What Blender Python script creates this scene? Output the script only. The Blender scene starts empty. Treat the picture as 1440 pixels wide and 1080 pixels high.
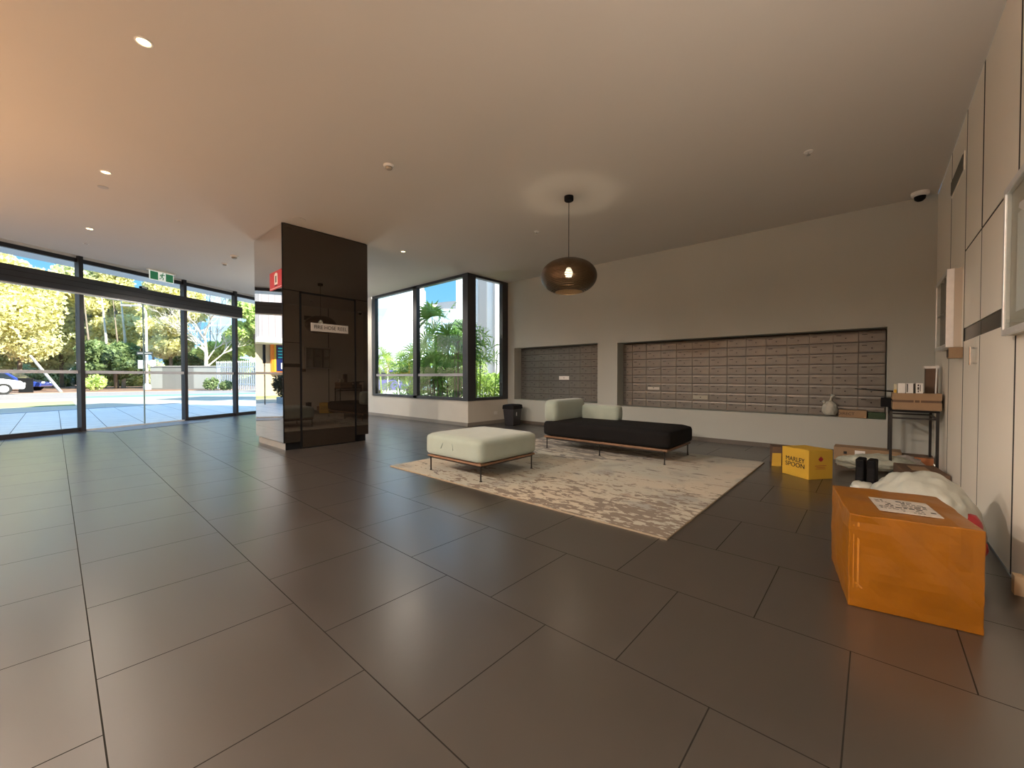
import bpy, bmesh, math, random
import numpy as np
from mathutils import Vector, Matrix, noise
PI = math.pi
sc = bpy.context.scene
COL = sc.collection
# ------------------------------------------------------------------ materials
def nd(nt, t, **k):
    n = nt.nodes.new(t)
    for a, b in k.items(): setattr(n, a, b)
    return n
MATS = {}
def mat(name, col, rough=.5, metal=0., var=0., vscale=3., bump=0., bscale=40., spec=.5, coat=0., emis=None, estr=0., trans=0., alpha=1., sheen=0.):
    m = bpy.data.materials.new(name); m.use_nodes = True; nt = m.node_tree
    p = nt.nodes['Principled BSDF']
    p.inputs['Base Color'].default_value = (*col, 1); p.inputs['Roughness'].default_value = rough
    p.inputs['Metallic'].default_value = metal; p.inputs['Specular IOR Level'].default_value = spec
    p.inputs['Coat Weight'].default_value = coat; p.inputs['Coat Roughness'].default_value = .1
    p.inputs['Sheen Weight'].default_value = sheen
    p.inputs['Transmission Weight'].default_value = trans; p.inputs['Alpha'].default_value = alpha
    if emis: p.inputs['Emission Color'].default_value = (*emis, 1); p.inputs['Emission Strength'].default_value = estr
    tc = nd(nt, 'ShaderNodeTexCoord')
    if var > 0:
        n = nd(nt, 'ShaderNodeTexNoise'); n.inputs['Scale'].default_value = vscale; n.inputs['Detail'].default_value = 6
        nt.links.new(tc.outputs['Object'], n.inputs['Vector'])
        r = nd(nt, 'ShaderNodeMapRange'); r.inputs['From Min'].default_value = .3; r.inputs['From Max'].default_value = .7
        r.inputs['To Min'].default_value = 1-var; r.inputs['To Max'].default_value = 1+var
        nt.links.new(n.outputs['Fac'], r.inputs['Value'])
        v = nd(nt, 'ShaderNodeVectorMath', operation='SCALE'); v.inputs[0].default_value = col
        nt.links.new(r.outputs[0], v.inputs['Scale']); nt.links.new(v.outputs[0], p.inputs['Base Color'])
    if bump > 0:
        n2 = nd(nt, 'ShaderNodeTexNoise'); n2.inputs['Scale'].default_value = bscale; n2.inputs['Detail'].default_value = 4
        nt.links.new(tc.outputs['Object'], n2.inputs['Vector'])
        b = nd(nt, 'ShaderNodeBump'); b.inputs['Strength'].default_value = bump; b.inputs['Distance'].default_value = .01
        nt.links.new(n2.outputs['Fac'], b.inputs['Height']); nt.links.new(b.outputs[0], p.inputs['Normal'])
    MATS[name] = m
    return m
def glass_mat(name, tint=(.96, .98, .97), refl=1.0, rough=0.):
    m = bpy.data.materials.new(name); m.use_nodes = True; nt = m.node_tree
    nt.nodes.clear(); o = nd(nt, 'ShaderNodeOutputMaterial')
    t = nd(nt, 'ShaderNodeBsdfTransparent'); t.inputs[0].default_value = (*tint, 1)
    g = nd(nt, 'ShaderNodeBsdfGlossy'); g.inputs['Roughness'].default_value = rough
    f = nd(nt, 'ShaderNodeFresnel'); f.inputs['IOR'].default_value = 1.45
    k = nd(nt, 'ShaderNodeMath', operation='MULTIPLY'); k.inputs[1].default_value = refl
    ge = nd(nt, 'ShaderNodeNewGeometry'); iv = nd(nt, 'ShaderNodeMath', operation='SUBTRACT'); iv.inputs[0].default_value = 1; nt.links.new(ge.outputs['Backfacing'], iv.inputs[1])
    k0 = nd(nt, 'ShaderNodeMath', operation='MULTIPLY'); nt.links.new(f.outputs[0], k0.inputs[0]); nt.links.new(iv.outputs[0], k0.inputs[1])
    nt.links.new(k0.outputs[0], k.inputs[0])
    x = nd(nt, 'ShaderNodeMixShader'); nt.links.new(k.outputs[0], x.inputs[0]); nt.links.new(t.outputs[0], x.inputs[1]); nt.links.new(g.outputs[0], x.inputs[2])
    nt.links.new(x.outputs[0], o.inputs[0]); MATS[name] = m
    return m
def tile_mat(name, base, tint2, rough, grout=(.02, .018, .015), mortar=.0042):
    m = bpy.data.materials.new(name); m.use_nodes = True; nt = m.node_tree; p = nt.nodes['Principled BSDF']
    L = nt.links.new
    tc = nd(nt, 'ShaderNodeTexCoord'); s = nd(nt, 'ShaderNodeSeparateXYZ'); L(tc.outputs['Object'], s.inputs[0])
    c = nd(nt, 'ShaderNodeCombineXYZ')
    a1 = nd(nt, 'ShaderNodeMath', operation='SUBTRACT'); a1.inputs[1].default_value = 2.16-.603*20; L(s.outputs['Y'], a1.inputs[0])
    a2 = nd(nt, 'ShaderNodeMath', operation='SUBTRACT'); a2.inputs[1].default_value = .077-.597*40; L(s.outputs['X'], a2.inputs[0])
    L(a1.outputs[0], c.inputs[0]); L(a2.outputs[0], c.inputs[1])
    b = nd(nt, 'ShaderNodeTexBrick'); b.offset = .5; b.offset_frequency = 2
    b.inputs['Scale'].default_value = 1; b.inputs['Brick Width'].default_value = .603; b.inputs['Row Height'].default_value = .597
    b.inputs['Mortar Size'].default_value = mortar*.5; b.inputs['Mortar Smooth'].default_value = .1; b.inputs['Bias'].default_value = 0
    b.inputs['Color1'].default_value = (*base, 1); b.inputs['Color2'].default_value = (*tint2, 1); b.inputs['Mortar'].default_value = (*grout, 1)
    L(c.outputs[0], b.inputs['Vector'])
    n = nd(nt, 'ShaderNodeTexNoise'); n.inputs['Scale'].default_value = 3.0; n.inputs['Detail'].default_value = 10; n.inputs['Distortion'].default_value = .2
    mp = nd(nt, 'ShaderNodeMapping'); mp.inputs['Scale'].default_value = (2.2, .8, 1); L(tc.outputs['Object'], mp.inputs[0]); L(mp.outputs[0], n.inputs['Vector'])
    r = nd(nt, 'ShaderNodeMapRange'); r.inputs['From Min'].default_value = .3; r.inputs['From Max'].default_value = .7
    r.inputs['To Min'].default_value = .95; r.inputs['To Max'].default_value = 1.05; L(n.outputs['Fac'], r.inputs[0])
    v = nd(nt, 'ShaderNodeVectorMath', operation='SCALE'); L(b.outputs['Color'], v.inputs[0]); L(r.outputs[0], v.inputs['Scale'])
    L(v.outputs[0], p.inputs['Base Color'])
    r2 = nd(nt, 'ShaderNodeMapRange'); r2.inputs['From Min'].default_value = .3; r2.inputs['From Max'].default_value = .7
    r2.inputs['To Min'].default_value = rough-.012; r2.inputs['To Max'].default_value = rough+.015; L(n.outputs['Fac'], r2.inputs[0])
    L(r2.outputs[0], p.inputs['Roughness'])
    p.inputs['IOR'].default_value = 2.45; p.inputs['Specular IOR Level'].default_value = .5
    g1 = nd(nt, 'ShaderNodeMath', operation='MULTIPLY_ADD'); g1.inputs[1].default_value = -.48; g1.inputs[2].default_value = .5
    L(b.outputs['Fac'], g1.inputs[0]); L(g1.outputs[0], p.inputs['Specular IOR Level'])
    g2 = nd(nt, 'ShaderNodeMath', operation='ADD'); g2.use_clamp = True; L(b.outputs['Fac'], g2.inputs[0]); L(r2.outputs[0], g2.inputs[1]); L(g2.outputs[0], p.inputs['Roughness'])
    MATS[name] = m
    return m
def grid_mat(name, c1, c2, line, w, h, mort, rough=.2, metal=0., axis='XZ'):
    """panel / curtain-wall grid on a vertical face"""
    m = bpy.data.materials.new(name); m.use_nodes = True; nt = m.node_tree; p = nt.nodes['Principled BSDF']; L = nt.links.new
    tc = nd(nt, 'ShaderNodeTexCoord'); s = nd(nt, 'ShaderNodeSeparateXYZ'); L(tc.outputs['Object'], s.inputs[0])
    ad = nd(nt, 'ShaderNodeMath', operation='ADD'); L(s.outputs['X'], ad.inputs[0]); L(s.outputs['Y'], ad.inputs[1])
    c = nd(nt, 'ShaderNodeCombineXYZ'); L(ad.outputs[0], c.inputs[0]); L(s.outputs['Z'], c.inputs[1])
    b = nd(nt, 'ShaderNodeTexBrick'); b.offset = 0; b.inputs['Scale'].default_value = 1
    b.inputs['Brick Width'].default_value = w; b.inputs['Row Height'].default_value = h; b.inputs['Mortar Size'].default_value = mort
    b.inputs['Color1'].default_value = (*c1, 1); b.inputs['Color2'].default_value = (*c2, 1); b.inputs['Mortar'].default_value = (*line, 1)
    L(c.outputs[0], b.inputs['Vector']); L(b.outputs['Color'], p.inputs['Base Color'])
    p.inputs['Roughness'].default_value = rough; p.inputs['Metallic'].default_value = metal
    MATS[name] = m
    return m

M_floor = tile_mat('floor_tile', (.038, .031, .026), (.043, .036, .030), .30)
M_pave = tile_mat('paving_tile', (.62, .61, .60), (.68, .67, .66), .4, grout=(.16, .16, .16), mortar=.012)
M_ceil = mat('ceiling_plaster', (.60, .56, .50), .85, var=.02, vscale=.6)
M_wall = mat('grey_green_paint', (.40, .42, .39), .7, var=.02, vscale=1.2)
M_sill = mat('cream_paint', (.66, .63, .56), .6, var=.02)
M_panel = mat('cream_laminate', (.86, .80, .70), .42, var=.015, vscale=2)
M_gap = mat('shadow_gap', (.02, .018, .016), .8)
M_dark = mat('black_powdercoat', (.022, .020, .022), .38, var=.1, vscale=10)
M_black = mat('black_matt', (.006, .006, .007), .6, spec=.15)
M_legs = mat('black_steel', (.012, .011, .011), .35)
M_grey = mat('grey_powdercoat', (.045, .046, .052), .35, metal=.3, var=.05)
M_alu = mat('brushed_aluminium', (.74, .73, .71), .35, metal=.45, var=.05, vscale=20)
M_chrome = mat('chrome', (.8, .8, .8), .15, metal=1.)
M_steel = mat('mailbox_steel', (.15, .145, .13), .42, metal=.5, var=.10, vscale=6)
M_steel2 = mat('mailbox_carcass', (.16, .145, .13), .5, metal=.5)
def mirror_mat():
    m = bpy.data.materials.new('bronze_mirror'); m.use_nodes = True; nt = m.node_tree; nt.nodes.clear(); L = nt.links.new
    o = nd(nt, 'ShaderNodeOutputMaterial'); d = nd(nt, 'ShaderNodeBsdfDiffuse'); d.inputs[0].default_value = (.018, .013, .010, 1)
    g = nd(nt, 'ShaderNodeBsdfGlossy'); g.inputs[0].default_value = (1, .93, .86, 1); g.inputs['Roughness'].default_value = .015
    lw = nd(nt, 'ShaderNodeLayerWeight'); lw.inputs[0].default_value = .5
    r = nd(nt, 'ShaderNodeMapRange', interpolation_type='SMOOTHSTEP'); r.inputs['From Min'].default_value = .22; r.inputs['From Max'].default_value = .72; r.inputs['To Min'].default_value = .085; r.inputs['To Max'].default_value = .82
    L(lw.outputs['Facing'], r.inputs[0]); x = nd(nt, 'ShaderNodeMixShader'); L(r.outputs[0], x.inputs[0]); L(d.outputs[0], x.inputs[1]); L(g.outputs[0], x.inputs[2]); L(x.outputs[0], o.inputs[0])
    return m
M_mirror = mirror_mat()
M_plinth = mat('plinth_tile', (.26, .24, .21), .35, var=.08)
M_white = mat('white_plastic', (.78, .76, .72), .4)
M_glass = glass_mat('clear_glass')
M_frost = mat('frosted_strip', (.55, .55, .57), .55, alpha=.85)
M_red = mat('sign_red', (.50, .012, .015), .4)
M_green = mat('sign_green', (.02, .16, .07), .4, emis=(.02, .16, .07), estr=.4)
M_signw = mat('sign_white', (.8, .85, .8), .4, emis=(.8, .9, .85), estr=.45)
M_plate = mat('grey_plate', (.42, .40, .37), .45)
M_ink = mat('ink_black', (.015, .013, .012), .6)
M_fab = mat('sage_fabric', (.31, .365, .315), .9, var=.04, vscale=8, bump=.25, bscale=350, sheen=.35)
M_fabd = mat('charcoal_fabric', (.007, .0065, .007), .95, var=.1, vscale=8, bump=.25, bscale=350, spec=.25)
M_timber = mat('oak_rail', (.20, .11, .06), .45, var=.15, vscale=12)
M_card = mat('kraft_cardboard', (.30, .195, .11), .75, var=.08, vscale=9)
M_carddk = mat('dark_cardboard', (.12, .07, .042), .7, var=.1, vscale=9)
M_yellow = mat('yellow_cardboard', (.56, .34, .03), .6, var=.05)
M_amber = mat('amber_tape_wrap', (.25, .088, .002), .34, var=.13, vscale=5, bump=.35, bscale=9, spec=.3, coat=.12)
M_amber2 = mat('amber_tape_edge', (.45, .18, .02), .2, var=.1, vscale=12, coat=.6)
M_paper = mat('white_paper', (.78, .76, .73), .6, var=.04, vscale=30)
M_bag = mat('white_plastic_bag', (.40, .41, .36), .35, var=.06, vscale=14, bump=.35, bscale=16)
M_bag2 = mat('pale_green_plastic_bag', (.46, .48, .40), .35, var=.10, vscale=8, bump=.5, bscale=16)
M_redink = mat('red_print', (.34, .012, .02), .4)
M_warm = mat('lamp_lens', (1, .9, .7), .4, emis=(1., .74, .36), estr=9.)
M_off = mat('unlit_lens', (.30, .27, .22), .5)
M_bulb = mat('bulb_glow', (1, .9, .7), .4, emis=(1., .86, .6), estr=22.)
M_wood = mat('timber_wall', (.36, .19, .085), .5, var=.2, vscale=3)
M_bark = mat('tree_bark', (.22, .175, .13), .9, var=.25, vscale=4)
M_barkp = mat('pale_bark', (.62, .57, .48), .9, var=.2, vscale=4)
def leaf_mat(name, c, var=.35):
    m = mat(name, c, .55, var=var, vscale=.9); p = m.node_tree.nodes['Principled BSDF']
    nt = m.node_tree; o = nt.nodes['Material Output']
    tr = nd(nt, 'ShaderNodeBsdfTranslucent'); tr.inputs[0].default_value = (*[min(1, x*1.15) for x in c], 1)
    mx = nd(nt, 'ShaderNodeMixShader'); mx.inputs[0].default_value = .35
    nt.links.new(p.outputs[0], mx.inputs[1]); nt.links.new(tr.outputs[0], mx.inputs[2]); nt.links.new(mx.outputs[0], o.inputs[0])
    return m
M_leafA = leaf_mat('leaf_olive_yellow', (.78, .75, .40))
M_leafB = leaf_mat('leaf_pale_olive', (.72, .75, .46))
M_leafC = leaf_mat('leaf_bright_green', (.60, .72, .26))
M_leafD = leaf_mat('leaf_dark_green', (.22, .30, .12))
M_palm = leaf_mat('palm_leaf', (.17, .33, .07), .4)
M_palm2 = leaf_mat('bamboo_leaf', (.32, .46, .10), .35)
M_bush = leaf_mat('bush_leaf', (.035, .045, .02), .4)
M_ground = mat('sunlit_concrete', (.42, .39, .31), .8, var=.06, vscale=.5)
M_road = mat('pale_asphalt', (.30, .27, .26), .8, var=.08, vscale=.7)
M_lane = mat('green_lane_paint', (.16, .36, .25), .7, var=.06)
M_soil = mat('reddish_mulch', (.26, .15, .10), .9, var=.25, vscale=2)
M_grass = mat('verge_grass', (.36, .37, .18), .9, var=.2, vscale=2)
M_kerb = mat('kerb_concrete', (.30, .33, .36), .7, var=.1)
M_bright = mat('bright_white_render', (.82, .82, .81), .7)
M_render = mat('white_render', (.60, .60, .59), .7, var=.02)
M_cream = mat('cream_render', (.50, .44, .34), .7, var=.04)
M_rgrey = mat('grey_render', (.24, .245, .26), .7)
M_clad = grid_mat('ribbed_lilac_cladding', (.46, .43, .46), (.50, .47, .50), (.28, .26, .29), .3, 30, .03, .5)
M_tower = grid_mat('blue_curtain_glass', (.16, .40, .62), (.24, .52, .72), (.62, .74, .80), 2.4, 1.7, .14, .25)
M_tower2 = grid_mat('pale_blue_curtain_glass', (.50, .68, .78), (.62, .78, .86), (.80, .85, .87), 2.0, 1.6, .12, .3)
M_fence = grid_mat('corrugated_fence', (.42, .43, .40), (.50, .51, .47), (.26, .26, .24), .35, 10, .06, .6)
M_whitem = mat('white_painted_metal', (.85, .85, .83), .4)
M_carw = mat('white_car_paint', (.75, .76, .78), .15, coat=1.)
M_carb = mat('blue_car_paint', (.03, .06, .30), .15, coat=1.)
M_carr = mat('red_car_paint', (.45, .03, .06), .15, coat=1.)
M_cargl = mat('dark_car_glass', (.03, .04, .05), .08)
M_tyre = mat('tyre_rubber', (.015, .015, .015), .8)
M_orange = mat('sign_orange', (.85, .22, .02), .4)
M_navy = mat('sign_navy', (.005, .012, .09), .35)
M_cyan = mat('sign_cyan', (.05, .55, .70), .35)
M_skin = mat('skin', (.45, .26, .18), .6)
M_hair = mat('dark_hair', (.03, .02, .015), .7)
M_shirt = mat('red_shirt', (.55, .08, .09), .8)
M_pants = mat('dark_trousers', (.03, .03, .04), .8)
# rug
def rug_mat():
    m = bpy.data.materials.new('distressed_rug'); m.use_nodes = True; nt = m.node_tree; p = nt.nodes['Principled BSDF']; L = nt.links.new
    tc = nd(nt, 'ShaderNodeTexCoord'); s = nd(nt, 'ShaderNodeSeparateXYZ'); L(tc.outputs['Object'], s.inputs[0])
    def noi(scale, sx, sy, det=6, dist=0., loc=(0, 0, 0), ntype='FBM'):
        mp = nd(nt, 'ShaderNodeMapping'); mp.inputs['Scale'].default_value = (sx, sy, 1); mp.inputs['Location'].default_value = loc; L(tc.outputs['Object'], mp.inputs[0])
        n = nd(nt, 'ShaderNodeTexNoise'); n.inputs['Scale'].default_value = scale; n.inputs['Detail'].default_value = det; n.inputs['Distortion'].default_value = dist
        L(mp.outputs[0], n.inputs['Vector']); return n.outputs['Fac']
    def ramp(v, a, b, smooth=False):
        r = nd(nt, 'ShaderNodeMapRange'); r.inputs['From Min'].default_value = a; r.inputs['From Max'].default_value = b; L(v, r.inputs[0]); return r.outputs[0]
    def mth(op, a, b):
        n = nd(nt, 'ShaderNodeMath', operation=op)
        for i, q in enumerate((a, b)):
            if isinstance(q, (int, float)): n.inputs[i].default_value = q
            else: L(q, n.inputs[i])
        return n.outputs[0]
    def mix(f, a, b):
        x = nd(nt, 'ShaderNodeMix', data_type='RGBA'); L(f, x.inputs[0])
        for i, q in ((6, a), (7, b)):
            if isinstance(q, tuple): x.inputs[i].default_value = (*q, 1)
            else: L(q, x.inputs[i])
        return x.outputs[2]
    base = mix(ramp(noi(1.1, 1, 1, 4, .3), .38, .62), (.42, .365, .265), (.33, .33, .265))
    base = mix(ramp(noi(2.4, 1, 1, 5, .5, (7, 3, 0)), .56, .68), base, (.24, .24, .20))
    # weights: brown eroded patches gather near the front edge (x low, y low)
    wx = ramp(s.outputs['X'], .35, -1.25)      # 1 at the near (low x) edge
    wy = ramp(s.outputs['Y'], 1.2, -1.3)       # 1 at the right corner
    w = mth('MULTIPLY', wx, mth('ADD', .30, mth('MULTIPLY', wy, .70)))
    blot = mth('ADD', mth('MULTIPLY', noi(6.5, 2.0, .8, 7, 1.0), .55), mth('MULTIPLY', noi(19, 1.8, .8, 3, .6, (2, 9, 0)), .45))
    b1 = ramp(mth('ADD', blot, mth('MULTIPLY', w, .185)), .64, .648)
    base = mix(b1, base, (.125, .088, .052))
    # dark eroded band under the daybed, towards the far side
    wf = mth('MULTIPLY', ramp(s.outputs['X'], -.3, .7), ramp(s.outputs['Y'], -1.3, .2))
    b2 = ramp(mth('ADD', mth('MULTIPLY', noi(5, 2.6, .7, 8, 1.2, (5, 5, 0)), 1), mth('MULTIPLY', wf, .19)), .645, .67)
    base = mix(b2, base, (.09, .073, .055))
    b3 = ramp(noi(3.4, 2.2, .6, 8, .8, (11, 2, 0)), .64, .66)
    base = mix(mth('MULTIPLY', b3, .7), base, (.26, .19, .125))
    L(base, p.inputs['Base Color']); p.inputs['Roughness'].default_value = .95; p.inputs['Sheen Weight'].default_value = .2
    n = noi(300, 1, 1, 2); b = nd(nt, 'ShaderNodeBump'); b.inputs['Strength'].default_value = .3; b.inputs['Distance'].default_value = .004; L(n, b.inputs['Height']); L(b.outputs[0], p.inputs['Normal'])
    return m
M_rug = rug_mat()
M_rugedge = mat('rug_binding', (.30, .25, .18), .95)
def shade_mat():
    m = bpy.data.materials.new('woven_bronze_shade'); m.use_nodes = True; nt = m.node_tree; p = nt.nodes['Principled BSDF']; L = nt.links.new
    p.inputs['Base Color'].default_value = (.105, .066, .034, 1); p.inputs['Metallic'].default_value = .75; p.inputs['Roughness'].default_value = .34
    tc = nd(nt, 'ShaderNodeTexCoord'); s = nd(nt, 'ShaderNodeSeparateXYZ'); L(tc.outputs['Object'], s.inputs[0])
    sn = nd(nt, 'ShaderNodeMath', operation='MULTIPLY'); sn.inputs[1].default_value = 650; L(s.outputs['Z'], sn.inputs[0])
    si = nd(nt, 'ShaderNodeMath', operation='SINE'); L(sn.outputs[0], si.inputs[0])
    g = nd(nt, 'ShaderNodeMath', operation='LESS_THAN'); g.inputs[1].default_value = -.66; L(si.outputs[0], g.inputs[0])
    a = nd(nt, 'ShaderNodeMath', operation='MULTIPLY_ADD'); a.inputs[1].default_value = -.55; a.inputs[2].default_value = 1; L(g.outputs[0], a.inputs[0])
    L(a.outputs[0], p.inputs['Alpha'])
    b = nd(nt, 'ShaderNodeBump'); b.inputs['Strength'].default_value = .4; b.inputs['Distance'].default_value = .002; L(si.outputs[0], b.inputs['Height']); L(b.outputs[0], p.inputs['Normal'])
    return m
M_shade = shade_mat()

# ------------------------------------------------------------------ mesh helpers
class MB:
    def __init__(s): s.v = []; s.f = []; s.mi = []; s.m = 0
    def add(s, vs, fs):
        o = len(s.v); s.v += [tuple(q) for q in vs]; s.f += [tuple(i+o for i in f) for f in fs]; s.mi += [s.m]*len(fs); return s
    def box(s, x0, y0, z0, x1, y1, z1):
        v = [(x0, y0, z0), (x1, y0, z0), (x1, y1, z0), (x0, y1, z0), (x0, y0, z1), (x1, y0, z1), (x1, y1, z1), (x0, y1, z1)]
        return s.add(v, [(0, 3, 2, 1), (4, 5, 6, 7), (0, 1, 5, 4), (1, 2, 6, 5), (2, 3, 7, 6), (3, 0, 4, 7)])
    def prism(s, pts, z0, z1):
        n = len(pts); v = [(x, y, z0) for x, y in pts]+[(x, y, z1) for x, y in pts]
        f = [tuple(range(n-1, -1, -1)), tuple(range(n, 2*n))]+[(i, (i+1) % n, n+(i+1) % n, n+i) for i in range(n)]
        return s.add(v, f)
    def vprism(s, pts, origin, ax, nrm, t):
        """outline pts=(a,z) on a vertical plane, extruded by t along nrm"""
        o = Vector(origin); ax = Vector(ax); nrm = Vector(nrm); n = len(pts)
        v = [o+ax*a+Vector((0, 0, z)) for a, z in pts]; v2 = [q+nrm*t for q in v]
        f = [tuple(range(n)), tuple(range(2*n-1, n-1, -1))]+[(i, n+i, n+(i+1) % n, (i+1) % n) for i in range(n)]
        return s.add(v+v2, f)
    def tube(s, pts, r, n=8, cap=True):
        pts = [Vector(p) for p in pts]; rs = r if isinstance(r, (list, tuple)) else [r]*len(pts); rings = []
        v = []; f = []
        for i, p in enumerate(pts):
            d = (pts[min(i+1, len(pts)-1)]-pts[max(i-1, 0)])
            d = d.normalized() if d.length > 0 else Vector((0, 0, 1))
            a = d.orthogonal().normalized() if abs(d.z) > .99 or True else None
            up = Vector((0, 0, 1)) if abs(d.z) < .95 else Vector((1, 0, 0))
            a = d.cross(up).normalized(); b = d.cross(a)
            for k in range(n):
                t = 2*PI*k/n; v.append(p+(a*math.cos(t)+b*math.sin(t))*rs[i])
        for i in range(len(pts)-1):
            for k in range(n): f.append((i*n+k, i*n+(k+1) % n, (i+1)*n+(k+1) % n, (i+1)*n+k))
        if cap: f.append(tuple(range(n-1, -1, -1))); f.append(tuple(range((len(pts)-1)*n, len(pts)*n)))
        return s.add(v, f)
    def lathe(s, prof, c=(0, 0, 0), n=32, close=False):
        v = []; f = []
        for r, z in prof:
            for k in range(n): t = 2*PI*k/n; v.append((c[0]+r*math.cos(t), c[1]+r*math.sin(t), c[2]+z))
        m = len(prof)
        for i in range(m-1 if not close else m):
            j = (i+1) % m
            for k in range(n): f.append((i*n+k, i*n+(k+1) % n, j*n+(k+1) % n, j*n+k))
        if not close:
            if prof[0][0] > 0: f.append(tuple(range(n-1, -1, -1)))
            if prof[-1][0] > 0: f.append(tuple(range((m-1)*n, m*n)))
        return s.add(v, f)
    def quads(s, v, f):
        return s.add(v, f)
    def build(s, name, m, parent=None, loc=(0, 0, 0), rz=0., bevel=0., seg=2, smooth=False, sub=0):
        me = bpy.data.meshes.new(name); me.from_pydata([tuple(q) for q in s.v], [], s.f)
        ms = m if isinstance(m, (list, tuple)) else [m]
        for q in ms: me.materials.append(q)
        if len(ms) > 1: me.polygons.foreach_set('material_index', s.mi)
        if smooth: me.polygons.foreach_set('use_smooth', [True]*len(me.polygons))
        me.update(); bm = bmesh.new(); bm.from_mesh(me); bmesh.ops.recalc_face_normals(bm, faces=bm.faces); bm.to_mesh(me); bm.free()
        o = bpy.data.objects.new(name, me); COL.objects.link(o); o.location = loc; o.rotation_euler = (0, 0, rz)
        if parent: o.parent = parent
        if bevel > 0:
            b = o.modifiers.new('bevel', 'BEVEL'); b.width = bevel; b.segments = seg; b.limit_method = 'ANGLE'; b.angle_limit = .6
        if sub: q = o.modifiers.new('sub', 'SUBSURF'); q.levels = sub; q.render_levels = sub
        return o
def tag(o, label=None, cat=None, group=None, kind=None):
    if label: o['label'] = label
    if cat: o['category'] = cat
    if group: o['group'] = group
    if kind: o['kind'] = kind
    return o
def thing(name, label, cat, loc=(0, 0, 0), rz=0., group=None):
    o = bpy.data.objects.new(name, None); COL.objects.link(o); o.location = loc; o.rotation_euler = (0, 0, rz); o.empty_display_size = .1
    return tag(o, label, cat, group)
def copy_tree(o, parent=None):
    c = o.copy(); COL.objects.link(c); c.parent = parent
    for ch in list(o.children): copy_tree(ch, c)
    return c
def struct(o, label=None): o['kind'] = 'structure'; return tag(o, label)
def text(body, size, m, name, parent, loc, rot, depth=.001, align='CENTER', sx=1.):
    cu = bpy.data.curves.new(name, 'FONT'); cu.body = body; cu.size = size; cu.extrude = depth; cu.align_x = align; cu.align_y = 'CENTER'
    t = bpy.data.objects.new(name+'_tmp', cu); COL.objects.link(t)
    dg = bpy.context.evaluated_depsgraph_get(); me = bpy.data.meshes.new_from_object(t.evaluated_get(dg)); me.name = name
    bpy.data.objects.remove(t); bpy.data.curves.remove(cu)
    me.materials.clear(); me.materials.append(m)
    o = bpy.data.objects.new(name, me); COL.objects.link(o); o.parent = parent; o.location = loc; o.rotation_euler = rot; o.scale = (sx, 1, 1)
    return o
def rbox(x0, y0, z0, x1, y1, z1, r, n=5, puff=0.):
    """rounded cushion: dense superellipsoid-like box"""
    bm = bmesh.new(); bmesh.ops.create_cube(bm, size=2)
    bmesh.ops.subdivide_edges(bm, edges=bm.edges[:], cuts=14, use_grid_fill=True)
    hx, hy, hz = (x1-x0)/2, (y1-y0)/2, (z1-z0)/2
    for v in bm.verts:
        p = Vector((v.co.x*hx, v.co.y*hy, v.co.z*hz))
        q = Vector((max(-hx+r, min(hx-r, p.x)), max(-hy+r, min(hy-r, p.y)), max(-hz+r, min(hz-r, p.z))))
        d = p-q
        if d.length > 1e-6: p = q+d.normalized()*r
        if puff and v.co.z > 0:
            p.z += puff*(1-(p.x/hx)**2)*(1-(p.y/hy)**2)
        v.co = p+Vector(((x0+x1)/2, (y0+y1)/2, (z0+z1)/2))
    m = MB(); m.add([v.co[:] for v in bm.verts], [tuple(v.index for v in f.verts) for f in bm.faces]); bm.free()
    return m
def blob(c, rx, ry, rz, seed, amp=.25, freq=3., sub=4, flat=True):
    bm = bmesh.new(); bmesh.ops.create_icosphere(bm, subdivisions=sub, radius=1)
    for v in bm.verts:
        d = v.co.normalized(); o = Vector((seed*3.1, seed*1.7, seed))
        h = noise.noise(d*freq+o)*.6+abs(noise.noise(d*freq*2.3+o*2))*.55
        k = 1+amp*h
        v.co = Vector((d.x*rx*k, d.y*ry*k, d.z*rz*k))
        if flat and v.co.z < -rz*.72: v.co.z = -rz*.72
        v.co += Vector(c)
    bm.verts.ensure_lookup_table()
    m = MB(); m.add([v.co[:] for v in bm.verts], [tuple(v.index for v in f.verts) for f in bm.faces]); bm.free()
    return m

H = 3.0; RY = -.512; MX = 6.524; WX = 5.38; WY = 5.93
FA = math.atan(.524); FU = Vector((math.cos(FA), math.sin(FA), 0)); FN = Vector((-math.sin(FA), math.cos(FA), 0)); FP0 = Vector((0, 10.46, 0))
def fac(s, off=0., z=0.): return FP0+FU*s+FN*off+Vector((0, 0, z))
def fbox(mb, s0, s1, o0, o1, z0, z1):
    p = [fac(s0, o0), fac(s1, o0), fac(s1, o1), fac(s0, o1)]
    return mb.prism([(q.x, q.y) for q in p], z0, z1)
# facade meets x = WX at s:
SE = WX/FU.x; LX = -1.9; SL = LX/FU.x
yF = lambda x: 10.46+.524*x

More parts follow.
